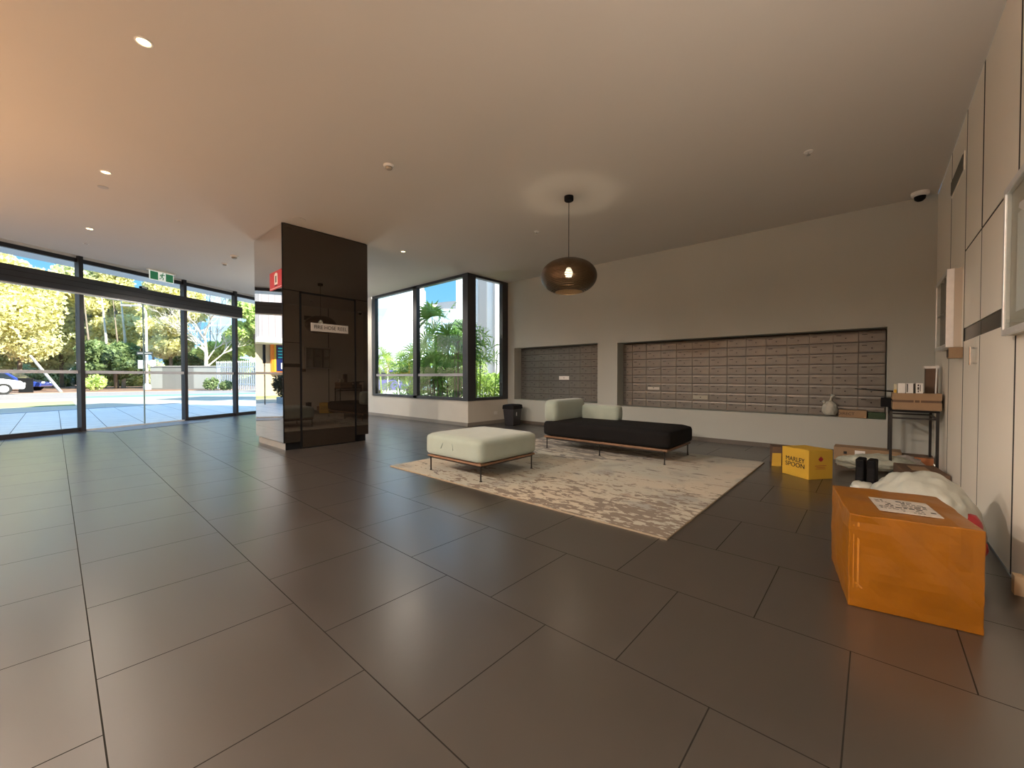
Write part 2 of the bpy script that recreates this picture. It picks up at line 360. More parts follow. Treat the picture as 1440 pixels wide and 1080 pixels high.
# ------------------------------------------------------------------ the room
def build_room():
    m = MB(); m.prism([(LX, RY), (MX+.6, RY), (MX+.6, WY), (WX+.12, WY), (WX+.12, yF(WX)), (LX, yF(LX))], -.2, 0)
    struct(m.build('floor', M_floor), 'large grey-brown floor tiles laid in running bond')
    m = MB(); q = .62/FN.y
    m.prism([(LX, RY), (MX, RY), (MX, WY), (WX, WY), (WX, yF(WX)-q), (LX, yF(LX)-q)], H, H+.12)
    m.prism([(LX, yF(LX)-q), (WX, yF(WX)-q), (WX, yF(WX)), (LX, yF(LX))], H+.24, H+.3)
    m.prism([(LX, yF(LX)-q), (WX, yF(WX)-q), (WX, yF(WX)-q+.03), (LX, yF(LX)-q+.03)], H+.0, H+.3)
    struct(m.build('ceiling', M_ceil), 'plain plastered ceiling')
    # mailbox wall with two recesses
    z0, z1 = .468, 1.567; s0, s1 = .497, 1.587
    m = MB()
    m.box(MX, RY-.1, 0, MX+.6, WY, z0); m.box(MX, RY-.1, s1, MX+.6, WY, H)
    m.box(MX, RY-.1, z0, MX+.6, -.118, s1); m.box(MX, 3.34, z0, MX+.6, 3.727, s1); m.box(MX, 5.73, z0, MX+.6, WY, s1)
    m.box(MX, 3.727, z0, MX+.6, 5.73, s0); m.box(MX, -.118, z1, MX+.6, 3.34, s1)
    m.box(MX+.56, -.118, z0, MX+.6, 5.73, s1)
    struct(m.build('wall_back', M_wall), 'grey-green painted wall holding two mailbox recesses')
    m = MB(); m.box(MX-.012, RY+.02, 0, MX, WY-.01, .062); struct(m.build('baseboard_back', mat('dark_skirting', (.10, .085, .07), .45)))
    # right wall: dark core with cream panels
    m = MB(); m.box(LX-.1, RY-.12, 0, MX+.6, RY-.012, H); struct(m.build('wall_right', M_gap))
    seams = [LX, -.6, .75, 2.05, 3.09, 3.98, 4.62, 5.42, MX]
    k = 1
    for i in range(len(seams)-1):
        a, b = seams[i]+.006, seams[i+1]-.006
        m = MB()
        if 3.0 < (a+b)/2 < 4.62:
            m.box(a, RY-.012, .012, b, RY, 1.245); m.box(a, RY-.012, 1.345, b, RY, 1.925); m.box(a, RY-.012, 1.94, b, RY, H-.004)
        elif (a+b)/2 < 3.0:
            m.box(a, RY-.012, .012, b, RY, 1.925); m.box(a, RY-.012, 1.94, b, RY, H-.004)
        else: m.box(a, RY-.012, .012, b, RY, H-.004)
        struct(m.build('door_%d' % k, M_panel), 'cream laminate cupboard door panel in the right wall'); k += 1
    m = MB()  # dark strips laid flush in place of the shade inside the panel gaps
    for x, w_, a_, b_ in ((2.05, .01, .012, 2.996), (3.09, .012, .012, 1.24), (3.09, .012, 1.35, 2.996), (3.98, .006, .012, 1.24), (3.98, .006, 1.35, 1.925), (3.98, .016, 1.94, 2.996), (4.62, .011, .012, 2.996), (5.42, .010, .012, 2.996)): m.box(x-w_, RY-.012, a_, x+w_, RY+.0008, b_)
    m.box(LX, RY-.012, 1.925, 4.614, RY-.0015, 1.94); struct(m.build('trim_16', M_gap), 'flush dark strips painting the shadow gaps between the cream wall panels')
    m = MB(); m.box(3.10, RY-.012, 1.25, 3.975, RY-.004, 1.34); m.box(3.985, RY-.012, 1.25, 4.615, RY-.004, 1.34)
    struct(m.build('trim_1', mat('dark_green_inlay', (.035, .035, .028), .3)), 'dark inlaid band across the cream doors')
    # left wall (out of frame) and window wall
    m = MB(); m.box(LX-.15, RY-.1, 0, LX, yF(LX)+.1, H+.3); struct(m.build('wall_left', M_wood))
    m = MB(); m.box(WX, 9.56, 0, WX+.15, yF(WX)+.1, H+.3); m.box(WX, WY, 0, WX+.15, 9.56, .5); m.box(WX+.15, WY, 0, MX, WY+.15, .5)
    struct(m.build('wall_window', M_sill), 'low cream wall under the corner windows')
    m = MB(); m.box(WX-.01, WY-.01, 0, WX, yF(WX)-.1, .07); m.box(WX-.01, WY-.01, 0, MX-.012, WY, .07)
    struct(m.build('baseboard_window', M_plinth))
    # upper storey above the lobby (casts the shade outside)
    m = MB(); e = .75/FN.y
    m.prism([(-22, -14), (MX+.6, -14), (MX+.6, WY), (WX+.15, WY), (WX+.15, yF(WX)+e), (-22, yF(-22)+e)], H+.3, 5.6)
    struct(m.build('wall_upper_storey', M_render), 'white render soffit and storey above the glass entrance')
build_room()

# ------------------------------------------------------------------ entrance facade
def band(parent, s0, s1, off=-.012):
    m = MB(); fbox(m, s0, s1, off-.003, off, 1.035, 1.09); return m.build('frosted_strip', M_frost, parent)
def build_facade():
    posts = [-2.05, .345, 2.16, 3.41, 5.2]
    for i, c in enumerate(posts):
        m = MB(); fbox(m, c-.032, c+.032, -.085, .03, 0, H+.12); struct(m.build('trim_%d' % (i+2), M_dark, bevel=.003), 'black upright post of the glass entrance')
    m = MB(); fbox(m, -14, SE, .03, .72, H+.06, H+.3); struct(m.build('wall_canopy', mat('white_soffit', (.92, .89, .84), .8)), 'white canopy soffit outside the glass entrance')
    m = MB(); fbox(m, SL, SE, -.03, .03, H+.01, H+.08); struct(m.build('trim_7', M_dark), 'black head rail of the glass entrance')
    m = MB(); fbox(m, SL, SE, -.02, .03, H+.08, H+.3); struct(m.build('wall_entrance', M_render))
    n = 1
    for a, b in ((SL, posts[1]-.032), (posts[2]+.032, posts[3]-.032), (posts[3]+.032, SE)):
        m = MB(); fbox(m, a, b, -.04, .02, 0, .07); r = struct(m.build('window_%d' % n, M_dark), 'fixed glass panel with black bottom rail'); n += 1
        g = MB(); fbox(g, a, b, -.006, .006, .07, H+.01); g.build('pane', M_glass, r)
        band(r, a, b)
    m = MB(); fbox(m, posts[1]+.032, posts[2]-.032, -.006, .006, 2.5, H+.01); r = struct(m.build('window_%d' % n, M_glass), 'clear transom glass above the sliding doors'); n += 1
    # sliding doors
    for k, (a, b, o) in enumerate(((posts[1]+.035, 1.36, -.03), (1.33, posts[2]-.035, -.05))):
        m = MB(); fbox(m, a, b, o-.006, o+.006, .02, 2.46); r = struct(m.build('door_%d' % (20+k), M_glass), 'frameless sliding glass door leaf')
        band(r, a, b, o-.006)
        g = MB(); e = b-.006 if k == 0 else a; fbox(g, e, e+.008, o-.008, o+.008, .02, 2.46); g.build('glass_edge', mat('green_glass_edge%d' % k, (.25, .33, .31), .2), r)
        g = MB(); fbox(g, a, b, o-.012, o+.012, .0, .03); g.build('bottom_rail', M_alu, r)
    # operator box
    d = thing('door_operator', 'long dark grey automatic door operator box spanning the glass entrance', 'door operator', fac(0, -.1, 2.45))
    def lb(name, mt, s0, s1, o0, o1, z0, z1, bev=0):
        m = MB(); p = [FU*s0+FN*o0, FU*s1+FN*o0, FU*s1+FN*o1, FU*s0+FN*o1]; m.prism([(q.x, q.y) for q in p], z0, z1); return m.build(name, mt, d, bevel=bev)
    lb('housing', M_grey, SL-.0+.01, 3.5, -.06, .07, .012, .28, .004)
    lb('track', M_alu, SL+.01, 3.45, -.02, .05, -.012, .011); lb('end_cap', M_dark, 3.501, 3.515, -.06, .07, .008, .284)
    for z in (.10, .19): lb('groove', M_black, SL+.01, 3.5, -.0625, -.0602, z, z+.006)
    sm = thing('motion_sensor', 'small black motion sensor on top of the door operator box', 'sensor', fac(1.28, -.16, 2.70), FA)
    m = MB(); m.box(-.07, -.03, 0.032, .07, .02, .075); m.build('casing', M_black, sm, bevel=.01)
    m = MB(); m.box(-.045, -.036, .04, .045, -.03, .062); m.build('sensor_window', M_alu, sm)
    m = MB(); m.prism([(fac(.36, -.1).x, fac(.36, -.1).y), (fac(.36, -.72).x, fac(.36, -.72).y), (fac(2.15, -.72).x, fac(2.15, -.72).y), (fac(2.15, -.1).x, fac(2.15, -.1).y)], .0005, .006)
    tag(m.build('entrance_mat', mat('metal_mat', (.17, .18, .20), .45, metal=.4, var=.15, vscale=60)), 'flat grey entrance mat set in front of the sliding doors', 'mat')
build_facade()

# ------------------------------------------------------------------ corner windows
def build_corner():
    c = 0
    def frame(name, x0, y0, x1, y1, z0, z1, lab=None):
        m = MB(); m.box(x0, y0, z0, x1, y1, z1); return struct(m.build(name, M_grey, bevel=.003), lab)
    # uprights
    frame('trim_8', WX-.02, 9.36, WX+.08, 9.50, .5, H, 'dark grey end post of the corner window')
    frame('trim_9', WX-.02, 7.60, WX+.08, 7.74, .5, H, 'dark grey middle post of the corner window')
    frame('trim_10', WX-.025, WY-.025, WX+.19, WY+.13, .5, H, 'thick dark grey corner post of the corner window')
    frame('trim_11', MX-.17, WY-.02, MX-.0, WY+.08, .5, H, 'dark grey post of the narrow return window')
    frame('trim_12', WX-.02, WY+.13, WX+.08, 9.36, .5, .56); frame('trim_13', WX-.02, WY+.13, WX+.08, 9.36, H-.06, H)
    frame('trim_14', WX+.19, WY-.02, MX-.17, WY+.08, .5, .56); frame('trim_15', WX+.19, WY-.02, MX-.17, WY+.08, H-.05, H)
    for i, (a, b) in enumerate(((7.74, 9.36), (WY+.13, 7.60))):
        m = MB(); m.box(WX+.02, a, .56, WX+.03, b, H-.06); r = struct(m.build('window_%d' % (10+i), M_glass), 'clear pane of the corner window')
        g = MB(); g.box(WX+.012, a, .99, WX+.016, b, 1.045); g.build('frosted_strip', M_frost, r)
    m = MB(); m.box(WX+.19, WY+.02, .56, MX-.17, WY+.03, H-.05); r = struct(m.build('window_12', M_glass), 'narrow clear return pane of the corner window')
build_corner()

# ------------------------------------------------------------------ mirrored column
def build_column():
    c = thing('clad_column', 'square column clad in dark bronze mirror glass beside the entrance', 'column', (2.0, 5.79, 0))
    W, D = 1.2, 1.11
    m = MB(); m.box(.03, .045, 0, W-.035, D-.03, .10); m.build('plinth', M_plinth, c)
    m = MB(); m.box(.032, .030, 0, W-.037, .045, .099); m.build('plinth_shade', M_black, c)  # black strip paints the plinth's unlit front dark
    m = MB(); m.box(.015, .012, .10, W-.015, D-.012, H-.002); m.build('core', M_black, c)
    m = MB(); m.box(0, .006, .10, .012, D, H-.012); m.build('mirror_panel', M_mirror, c)
    m = MB(); m.box(.004, 0, 2.13, W-.004, .010, H-.012); m.build('mirror_panel', M_mirror, c)
    m = MB(); m.box(.004, 0, .40, .205, .010, 2.122); m.build('mirror_panel', M_mirror, c)
    m = MB(); m.box(.004, 0, .10, .205, .010, .392); m.build('mirror_panel', M_mirror, c)
    m = MB(); m.box(1.005, 0, .10, W-.004, .010, 2.122); m.build('mirror_panel', M_mirror, c)
    m = MB(); m.box(W-.012, .006, .10, W, D, H-.012); m.build('mirror_panel', M_mirror, c)
    m = MB(); m.box(0.004, D-.012, .10, W-.004, D, H-.012); m.build('mirror_panel', M_mirror, c)
    m = MB(); m.box(.205, -.003, .015, .232, .02, 2.13); m.box(.98, -.003, .015, 1.005, .02, 2.13); m.box(.205, -.003, 2.103, 1.005, .02, 2.13)
    m.build('door_frame', M_black, c)
    m = MB(); m.box(.232, 0, .015, .98, .011, 2.103); d = m.build('hose_reel_door', M_mirror, c)
    m = MB(); m.box(-.006, -.006, .10, .004, .006, H-.012); m.build('edge_trim', M_black, c)
    m = MB(); m.box(.205, -.003, 0, .98, .029, .0149); m.build('threshold', M_black, c)
    # sign plate
    s = thing('hose_reel_sign', 'long pale plate reading FIRE HOSE REEL on the mirrored column door', 'sign', (2.617, 5.789, 1.665))
    m = MB(); m.box(-.265, -.004, -.056, .265, 0, .056); m.build('plate', M_plate, s)
    text('FIRE HOSE REEL', .073, M_ink, 'lettering', s, (0.01, -.0055, 0), (PI/2, 0, 0), sx=.92)
    # red sign on the left face
    s = thing('fire_sign', 'red square fire hose symbol sign on the column corner', 'sign', (1.999, 6.02, 2.27))
    m = MB(); m.box(-.004, -.215, -.115, 0, .225, .125); m.build('plate', M_red, s)
    m = MB(); m.box(-.0055, -.07, -.055, -.004, .045, .085); m.box(-.0055, -.045, .085, -.004, .02, .1); m.box(-.0055, -.21, -.1, -.004, .22, -.094); m.build('white_symbol', M_white, s)
    m = MB(); m.box(-.0065, -.055, -.075, -.004, .035, -.06); m.box(-.0065, -.03, -.03, -.0055, .008, .06); m.build('red_lines', M_ink, s)
build_column()

# ------------------------------------------------------------------ mailboxes
def build_mail():
    def proto(w, z0, hh, rows):
        rt = thing('mailbox_column', None, 'mailboxes', (0, 0, 0))
        m = MB(); m.box(.012, -w/2, 0, .34, w/2, hh); m.build('carcass', M_steel2, rt)
        r = hh/rows; first = None
        for k in range(rows):
            if first is None:
                m = MB(); g = .0035; a = -w/2+g; b = w/2-g
                m.box(0, a, g, .010, b, r*.70)                      # door leaf
                m.vprism([(0, 0), (.0, 0)] and [(0, r*.72), (.001, r*.72), (.005, r*.965), (.012, r*.965), (.012, r*.72)], (0, a, 0), (1, 0, 0), (0, 1, 0), (b-a))
                d = m.build('mailbox_door', M_steel, rt, bevel=.0015, seg=1)
                l = MB(); l.tube([(-.004, 0, r*.36), (.001, 0, r*.36)], .0085, 10); lo = l.build('lock', M_ink, d)
                sl = MB(); sl.box(.0008, a, r*.915, .006, b, r*.962); sl.build('letter_slot', M_gap, d)
                t = MB(); t.box(-.0015, w*.18, r*.60, .0005, w*.38, r*.665); tl = t.build('number_tag', M_ink, d)
                first = d
            else:
                d = first.copy(); COL.objects.link(d); d.parent = rt; d.location.z = k*r
                for ch in list(first.children):
                    q = ch.copy(); COL.objects.link(q); q.parent = d
        return rt
    ordn = ['leftmost', 'second', 'third', 'fourth', 'fifth', 'sixth', 'seventh', 'eighth', 'ninth', 'tenth', 'eleventh', 'twelfth', 'thirteenth', 'rightmost']
    ys = [3.338, 3.16, 2.907, 2.656, 2.404, 2.151, 1.902, 1.65, 1.398, 1.15, .898, .646, .394, .146, -.112]
    P0 = proto(.178, .468, 1.085, 8); P1 = proto(.2515, .468, 1.085, 8)
    for i in range(14):
        o = P0 if i == 0 else (P1 if i == 1 else copy_tree(P1))
        o.location = (MX+.215, (ys[i]+ys[i+1])/2, .470)
        if i == 0: lab = 'leftmost and narrowest steel mailbox column of the wide recess'
        elif i == 13: lab = 'rightmost steel mailbox column of the wide recess, behind the dark table'
        else: lab = '%s steel mailbox column from the left in the wide recess' % ordn[i]
        tag(o, lab, 'mailboxes', 'steel mailbox columns in the wide recess')
    for i in range(8):
        o = copy_tree(P1); o.location = (MX+.215, 5.60-.2495*i, .499)
        lab = ('%s steel mailbox column from the left in the small recess' % ordn[i]) if 0 < i < 7 else ('%s steel mailbox column of the small recess' % ('leftmost' if i == 0 else 'rightmost'))
        tag(o, lab, 'mailboxes', 'steel mailbox columns in the small recess')
    X = MX+.2135
    m = MB(); m.box(-.0015, -.12, 0, 0, .12, .072); tag(m.build('notice_card', M_paper, loc=(X, 4.60, .50+3*.1356+.012)), 'white card stuck over one mailbox door of the small recess', 'card')
    m = MB(); m.box(-.0015, -.10, 0, 0, .10, .045); tag(m.build('name_sticker', mat('aged_sticker', (.5, .49, .44), .6), loc=(X, 2.78, .47+2*.1356+.018)), 'pale sticker on a mailbox door in the third column of the wide recess', 'sticker')
    m = MB(); m.box(-.0015, -.11, 0, 0, .11, .06); tag(m.build('name_sticker', mat('green_sticker', (.36, .35, .28), .6), loc=(X, 2.03, .47+1*.1356+.02)), 'faded green sticker on a sixth column mailbox of the wide recess', 'sticker')
    e = MB(); e.add([(0, -.09, .010), (0, .09, 0), (-.05, .09, -.012), (-.05, -.09, .004), (0, -.09, .012), (0, .09, .002), (-.05, .09, -.010), (-.05, -.09, .006)], [(0, 1, 2, 3), (7, 6, 5, 4), (0, 4, 5, 1), (1, 5, 6, 2), (2, 6, 7, 3), (3, 7, 4, 0)])
    tag(e.build('envelope', M_paper, loc=(X+.008, 2.76, .47+5*.1356-.035)), 'white envelope poking out of a mailbox slot in the wide recess', 'envelope')
build_mail()

# ------------------------------------------------------------------ furniture
def build_rug():
    r = thing('area_rug', 'large beige rug with a worn brown abstract pattern under the seating', 'rug', (3.865, 2.415, 0))
    m = MB(); m.box(-1.445, -1.5, .0005, 1.445, 1.5, .012); m.build('pile', M_rug, r)
    m = MB()
    for a in ((-1.45, -1.505, -1.445, 1.505), (1.445, -1.505, 1.45, 1.505), (-1.445, -1.505, 1.445, -1.5), (-1.445, 1.5, 1.445, 1.505)): m.box(a[0], a[1], .0005, a[2], a[3], .010)
    m.build('binding', M_rugedge, r)
build_rug()
ZR = .0122
def build_ottoman():
    o = thing('ottoman', 'square pale sage fabric ottoman on thin black legs at the rug edge', 'ottoman', (2.955, 3.05, ZR))
    S = .415
    c = rbox(-S, -S, .163, S, S, .385, .055, puff=.012).build('cushion', M_fab, o, smooth=True)
    m = MB(); m.tube([(-S+.001, .12, .31), (-S-.003, .135, .285), (-S-.003, .15, .255)], .004, 6); m.build('fabric_crease', M_fab, c, smooth=True)
    m = MB(); m.tube([(-S-.001, -.02, .315), (-S-.003, -.03, .27), (-S-.001, -.03, .25)], .003, 6); m.build('fabric_crease', M_fab, c, smooth=True)
    m = MB(); S2 = S-.02; m.box(-S2, -S2, .146, S2, S2, .164); m.build('timber_rail', M_timber, o, bevel=.004)
    m = MB(); F = S-.045
    for a in ((-F, -F, F, -F), (F, -F, F, F), (F, F, -F, F), (-F, F, -F, -F)): m.box(min(a[0], a[2])-.007, min(a[1], a[3])-.007, .131, max(a[0], a[2])+.007, max(a[1], a[3])+.007, .146)
    m.build('steel_frame', M_legs, o)
    for x in (-F, F):
        for y in (-F, F):
            m = MB(); m.tube([(x, y, 0), (x, y, .131)], .0075, 8); m.lathe([(.013, 0), (.013, .006)], (x, y, 0), 10); m.build('leg', M_legs, o)
build_ottoman()
def build_daybed():
    o = thing('daybed', 'long charcoal daybed with low sage green curved backrest facing the mailboxes', 'daybed', (4.80, 2.50, ZR))
    X, Y = .40, .86
    rbox(-X, -Y, .165, X, Y+.0, .375, .06, puff=.006).build('seat_cushion', M_fabd, o, smooth=True)
    m = MB(); m.box(-X+.02, -Y+.03, .143, X-.02, Y-.02, .166); m.build('timber_rail', M_timber, o, bevel=.004)
    m = MB(); F = X-.03; G = Y-.06
    for a in ((-F, -G, F, -G), (F, -G, F, G), (F, G, -F, G), (-F, G, -F, -G)): m.box(min(a[0], a[2])-.007, min(a[1], a[3])-.007, .128, max(a[0], a[2])+.007, max(a[1], a[3])+.007, .143)
    m.build('steel_frame', M_legs, o)
    for x in (-F, F):
        for y in (-G, 0, G):
            m = MB(); m.tube([(x, y, 0), (x, y, .128)], .0075, 8); m.lathe([(.013, 0), (.013, .006)], (x, y, 0), 10); m.build('leg', M_legs, o)
    # curved backrest made by sweeping a rounded section along an L with a round corner
    def sweep(path, half, z0, z1, r):
        m = MB(); n = 24; sec = []
        hh = (z1-z0)/2
        for k in range(n):
            t = 2*PI*k/n; cx, cz = math.cos(t), math.sin(t)
            sx = max(-1, min(1, cx*1.5)); sz = max(-1, min(1, cz*1.5))
            px_ = math.copysign(abs(cx)**.45, cx); pz_ = math.copysign(abs(cz)**.45, cz)
            sec.append((px_, pz_))
        v = []; N = len(path)
        for i, (x, y) in enumerate(path):
            a = Vector(path[max(i-1, 0)]); b = Vector(path[min(i+1, N-1)]); d = (b-a).normalized(); nn = Vector((-d.y, d.x))
            dist = min(sum((Vector(path[j+1])-Vector(path[j])).length for j in range(0, i)), sum((Vector(path[j+1])-Vector(path[j])).length for j in range(i, N-1)))
            k = 1 if dist >= r else math.sqrt(max(0., 1-((r-dist)/r)**2))
            kw = half-r*.8+r*.8*k if dist < r else half; kz = 1-(1-k)*r/hh
            for sx_, sz_ in sec: v.append((x+nn.x*sx_*kw, y+nn.y*sx_*kw, (z0+z1)/2+sz_*hh*kz))
        f = []
        for i in range(N-1):
            for k in range(n): f.append((i*n+k, i*n+(k+1) % n, (i+1)*n+(k+1) % n, (i+1)*n+k))
        f.append(tuple(range(n))); f.append(tuple(range((N-1)*n, N*n)))
        return m.add(v, f)
    ex = Y-.105
    pth = [(float(x), ex) for x in np.linspace(-X+.0, X-.0, 40)]
    sweep(pth, .105, .350, .652, .10).build('backrest', M_fab, o, smooth=True)
    pth2 = [(X-.09, float(y)) for y in np.linspace(ex-.112, .06, 30)]
    sweep(pth2, .088, .350, .572, .05).build('armrest', M_fab, o, smooth=True)
build_daybed()
def build_pendant():
    o = thing('pendant_lamp', 'large squashed bronze woven pendant lamp hanging over the rug', 'pendant lamp', (3.866, 2.58, H))
    m = MB(); m.lathe([(.052, 0), (.052, -.045), (.045, -.052)], (0, 0, 0), 24); m.build('ceiling_rose', M_black, o)
    m = MB(); m.tube([(0, 0, -.05), (0, 0, -.72)], .004, 6); m.build('cord', M_black, o)
    prof = []
    R, hh = .315, .178; zc = -.895
    for k in range(33):
        t = math.radians(62-124*k/32*1.0) if False else math.radians(66-130*k/32)
        r = R*(abs(math.cos(t))**.86); prof.append((r, zc+hh*math.sin(t)/math.sin(math.radians(66))))
    full = prof+[(r-.003, z) for r, z in reversed(prof)]
    m = MB(); m.lathe(full, (0, 0, 0), 64, close=True); m.build('shade', M_shade, o, smooth=True)
    m = MB(); m.lathe([(.03, -.70), (.032, -.76), (.02, -.79)], (0, 0, 0), 16); m.build('lampholder', M_black, o)
    m = MB()
    for k in range(3): a = 2*PI*k/3; m.tube([(.025*math.cos(a), .025*math.sin(a), -.735), (.165*math.cos(a), .165*math.sin(a), -.722)], .002, 5)
    m.build('spider', M_black, o)
    m = MB(); m.lathe([(.001, -.79), (.022, -.80), (.043, -.84), (.045, -.865), (.034, -.895), (.001, -.91)], (0, 0, 0), 20); m.build('bulb', M_bulb, o, smooth=True)
    l = bpy.data.lights.new('bulb_light', 'POINT'); l.energy = 9; l.color = (1, .84, .62); l.shadow_soft_size = .05
    q = bpy.data.objects.new('bulb_light', l); COL.objects.link(q); q.parent = o; q.location = (0, 0, -.93)
build_pendant()

# ------------------------------------------------------------------ ceiling fittings
def ring(name, label, x, y, lit, r=.045, group='recessed ceiling downlights'):
    o = thing(name, label, 'downlight', (x, y, H), group=group)
    m = MB(); m.lathe([(r, 0), (r, -.004), (r*.80, -.006), (r*.72, -.001), (r*.72, 0)], (0, 0, 0), 24, close=True); m.build('trim_ring', M_white, o, smooth=False)
    m = MB(); m.lathe([(r*.71, -.0005), (r*.71, -.0025)], (0, 0, 0), 24); m.build('lens', M_warm if lit else M_off, o)
    if lit:
        l = bpy.data.lights.new('lamp_light', 'SPOT'); l.energy = lit; l.color = (1, .88, .76); l.spot_size = math.radians(170); l.spot_blend = .3; l.shadow_soft_size = .05
        q = bpy.data.objects.new('lamp_light', l); COL.objects.link(q); q.parent = o; q.location = (0, 0, -.012)
    return o
ring('downlight', 'lit recessed downlight nearest the camera, top left of the ceiling', .386, 3.32, 10)
ring('downlight', 'lit recessed downlight in the middle of the left row', .366, 5.70, 16)
ring('downlight', 'smaller lit recessed downlight in the left row near the entrance', .349, 8.03, 22)
ring('downlight', 'small dark downlight last in the row before the glass entrance', .349, 8.97, 0, .035)
ring('downlight', 'small lit downlight between the column and the corner window', 3.77, 5.70, 22, .04)
ring('downlight', 'tiny unlit downlight on the ceiling left of the column', 1.10, 6.76, 0, .022)
o = thing('ceiling_speaker', 'flush round grey ceiling disc beside the left downlight row', 'ceiling disc', (.374, 6.17, H))
m = MB(); m.lathe([(.045, 0), (.045, -.004), (.04, -.005)], (0, 0, 0), 20); m.build('grille', M_plate, o)
o = thing('ceiling_speaker', 'flush round ceiling disc just in front of the mirrored column', 'ceiling disc', (2.12, 5.55, H))
m = MB(); m.lathe([(.08, 0), (.08, -.004), (.074, -.006)], (0, 0, 0), 24); m.build('grille', M_ceil, o)
def sensor(x, y, lab, k=1.):
    o = thing('smoke_detector', lab, 'smoke detector', (x, y, H))
    m = MB(); m.lathe([(.05*k, 0), (.05*k, -.012*k), (.044*k, -.02*k)], (0, 0, 0), 24); m.build('base', M_white, o)
    m = MB(); m.lathe([(.034*k, -.02*k), (.034*k, -.032*k), (.022*k, -.042*k)], (0, 0, 0), 20); m.build('chamber', M_off, o)
sensor(2.154, 3.49, 'round smoke detector on the ceiling left of the pendant lamp')
sensor(2.05, 8.69, 'small smoke detector left of the mirrored column near the entrance', .9)
sensor(2.03, 8.02, 'white smoke detector with dark underside left of the column', 1.2)
def sprinkler(x, y, lab):
    o = thing('sprinkler_head', lab, 'sprinkler', (x, y, H))
    m = MB(); m.lathe([(.036, 0), (.034, -.006)], (0, 0, 0), 20); m.build('escutcheon', M_white, o)
    m = MB(); m.lathe([(.006, -.006), (.006, -.03), (.016, -.031), (.016, -.034)], (0, 0, 0), 12); m.build('deflector', M_chrome, o)
sprinkler(4.49, 3.53, 'small sprinkler head on the ceiling beyond the pendant lamp')
sprinkler(4.53, .46, 'small sprinkler head on the right side of the ceiling')
def build_exit():
    o = thing('exit_sign', 'green and white running man exit sign hanging above the doors', 'exit sign', (1.40, 10.26, H), FA)
    W, Ht = .215, .17
    m = MB(); m.box(-W-.03, -.03, -.02, W+.03, .03, 0); m.build('ceiling_bar', M_white, o)
    m = MB(); m.box(-W, -.008, -.02-Ht, W, .008, -.02); m.build('panel', M_signw, o)
    for a_, b_ in ((-W+.01, -W*.32), (W*.32, W-.01)): m = MB(); m.box(a_, -.0095, -.02-Ht+.012, b_, -.008, -.03); m.build('green_field', M_green, o)
    m = MB(); z = -.105
    m.lathe([(.0005, -.013), (.010, -.008), (.013, 0), (.010, .008), (.0005, .013)], (.018, -.0095, z+.064), 10)
    m.tube([(.007, -.0095, z+.045), (-.006, -.0095, z-.002)], [.013, .011], 6)
    for p in ([(.004, z+.034), (.03, z+.022), (.038, z+.036)], [(.004, z+.034), (-.022, z+.024), (-.03, z+.006)], [(-.006, z), (.02, z-.015), (.012, z-.046)], [(-.006, z), (-.016, z-.028), (-.042, z-.034)]):
        m.tube([(a*1.15, -.0095, z+(b-z)*1.3) for a, b in p], .008, 6)
    m.build('running_figure', M_green, o)
    m = MB(); m.box(-W, .008, -.02-Ht, W, .009, -.02); m.build('back_panel', M_green, o)
build_exit()
o = thing('dome_camera', 'white dome security camera at the far right ceiling corner', 'security camera', (6.34, -.36, H))
m = MB(); m.lathe([(.075, 0), (.075, -.03), (.06, -.045)], (0, 0, 0), 24); m.build('housing', M_white, o)
m = MB(); m.lathe([(.05, -.045), (.045, -.075), (.025, -.095), (.001, -.102)], (0, 0, 0), 20); m.build('dome', M_black, o, smooth=True)

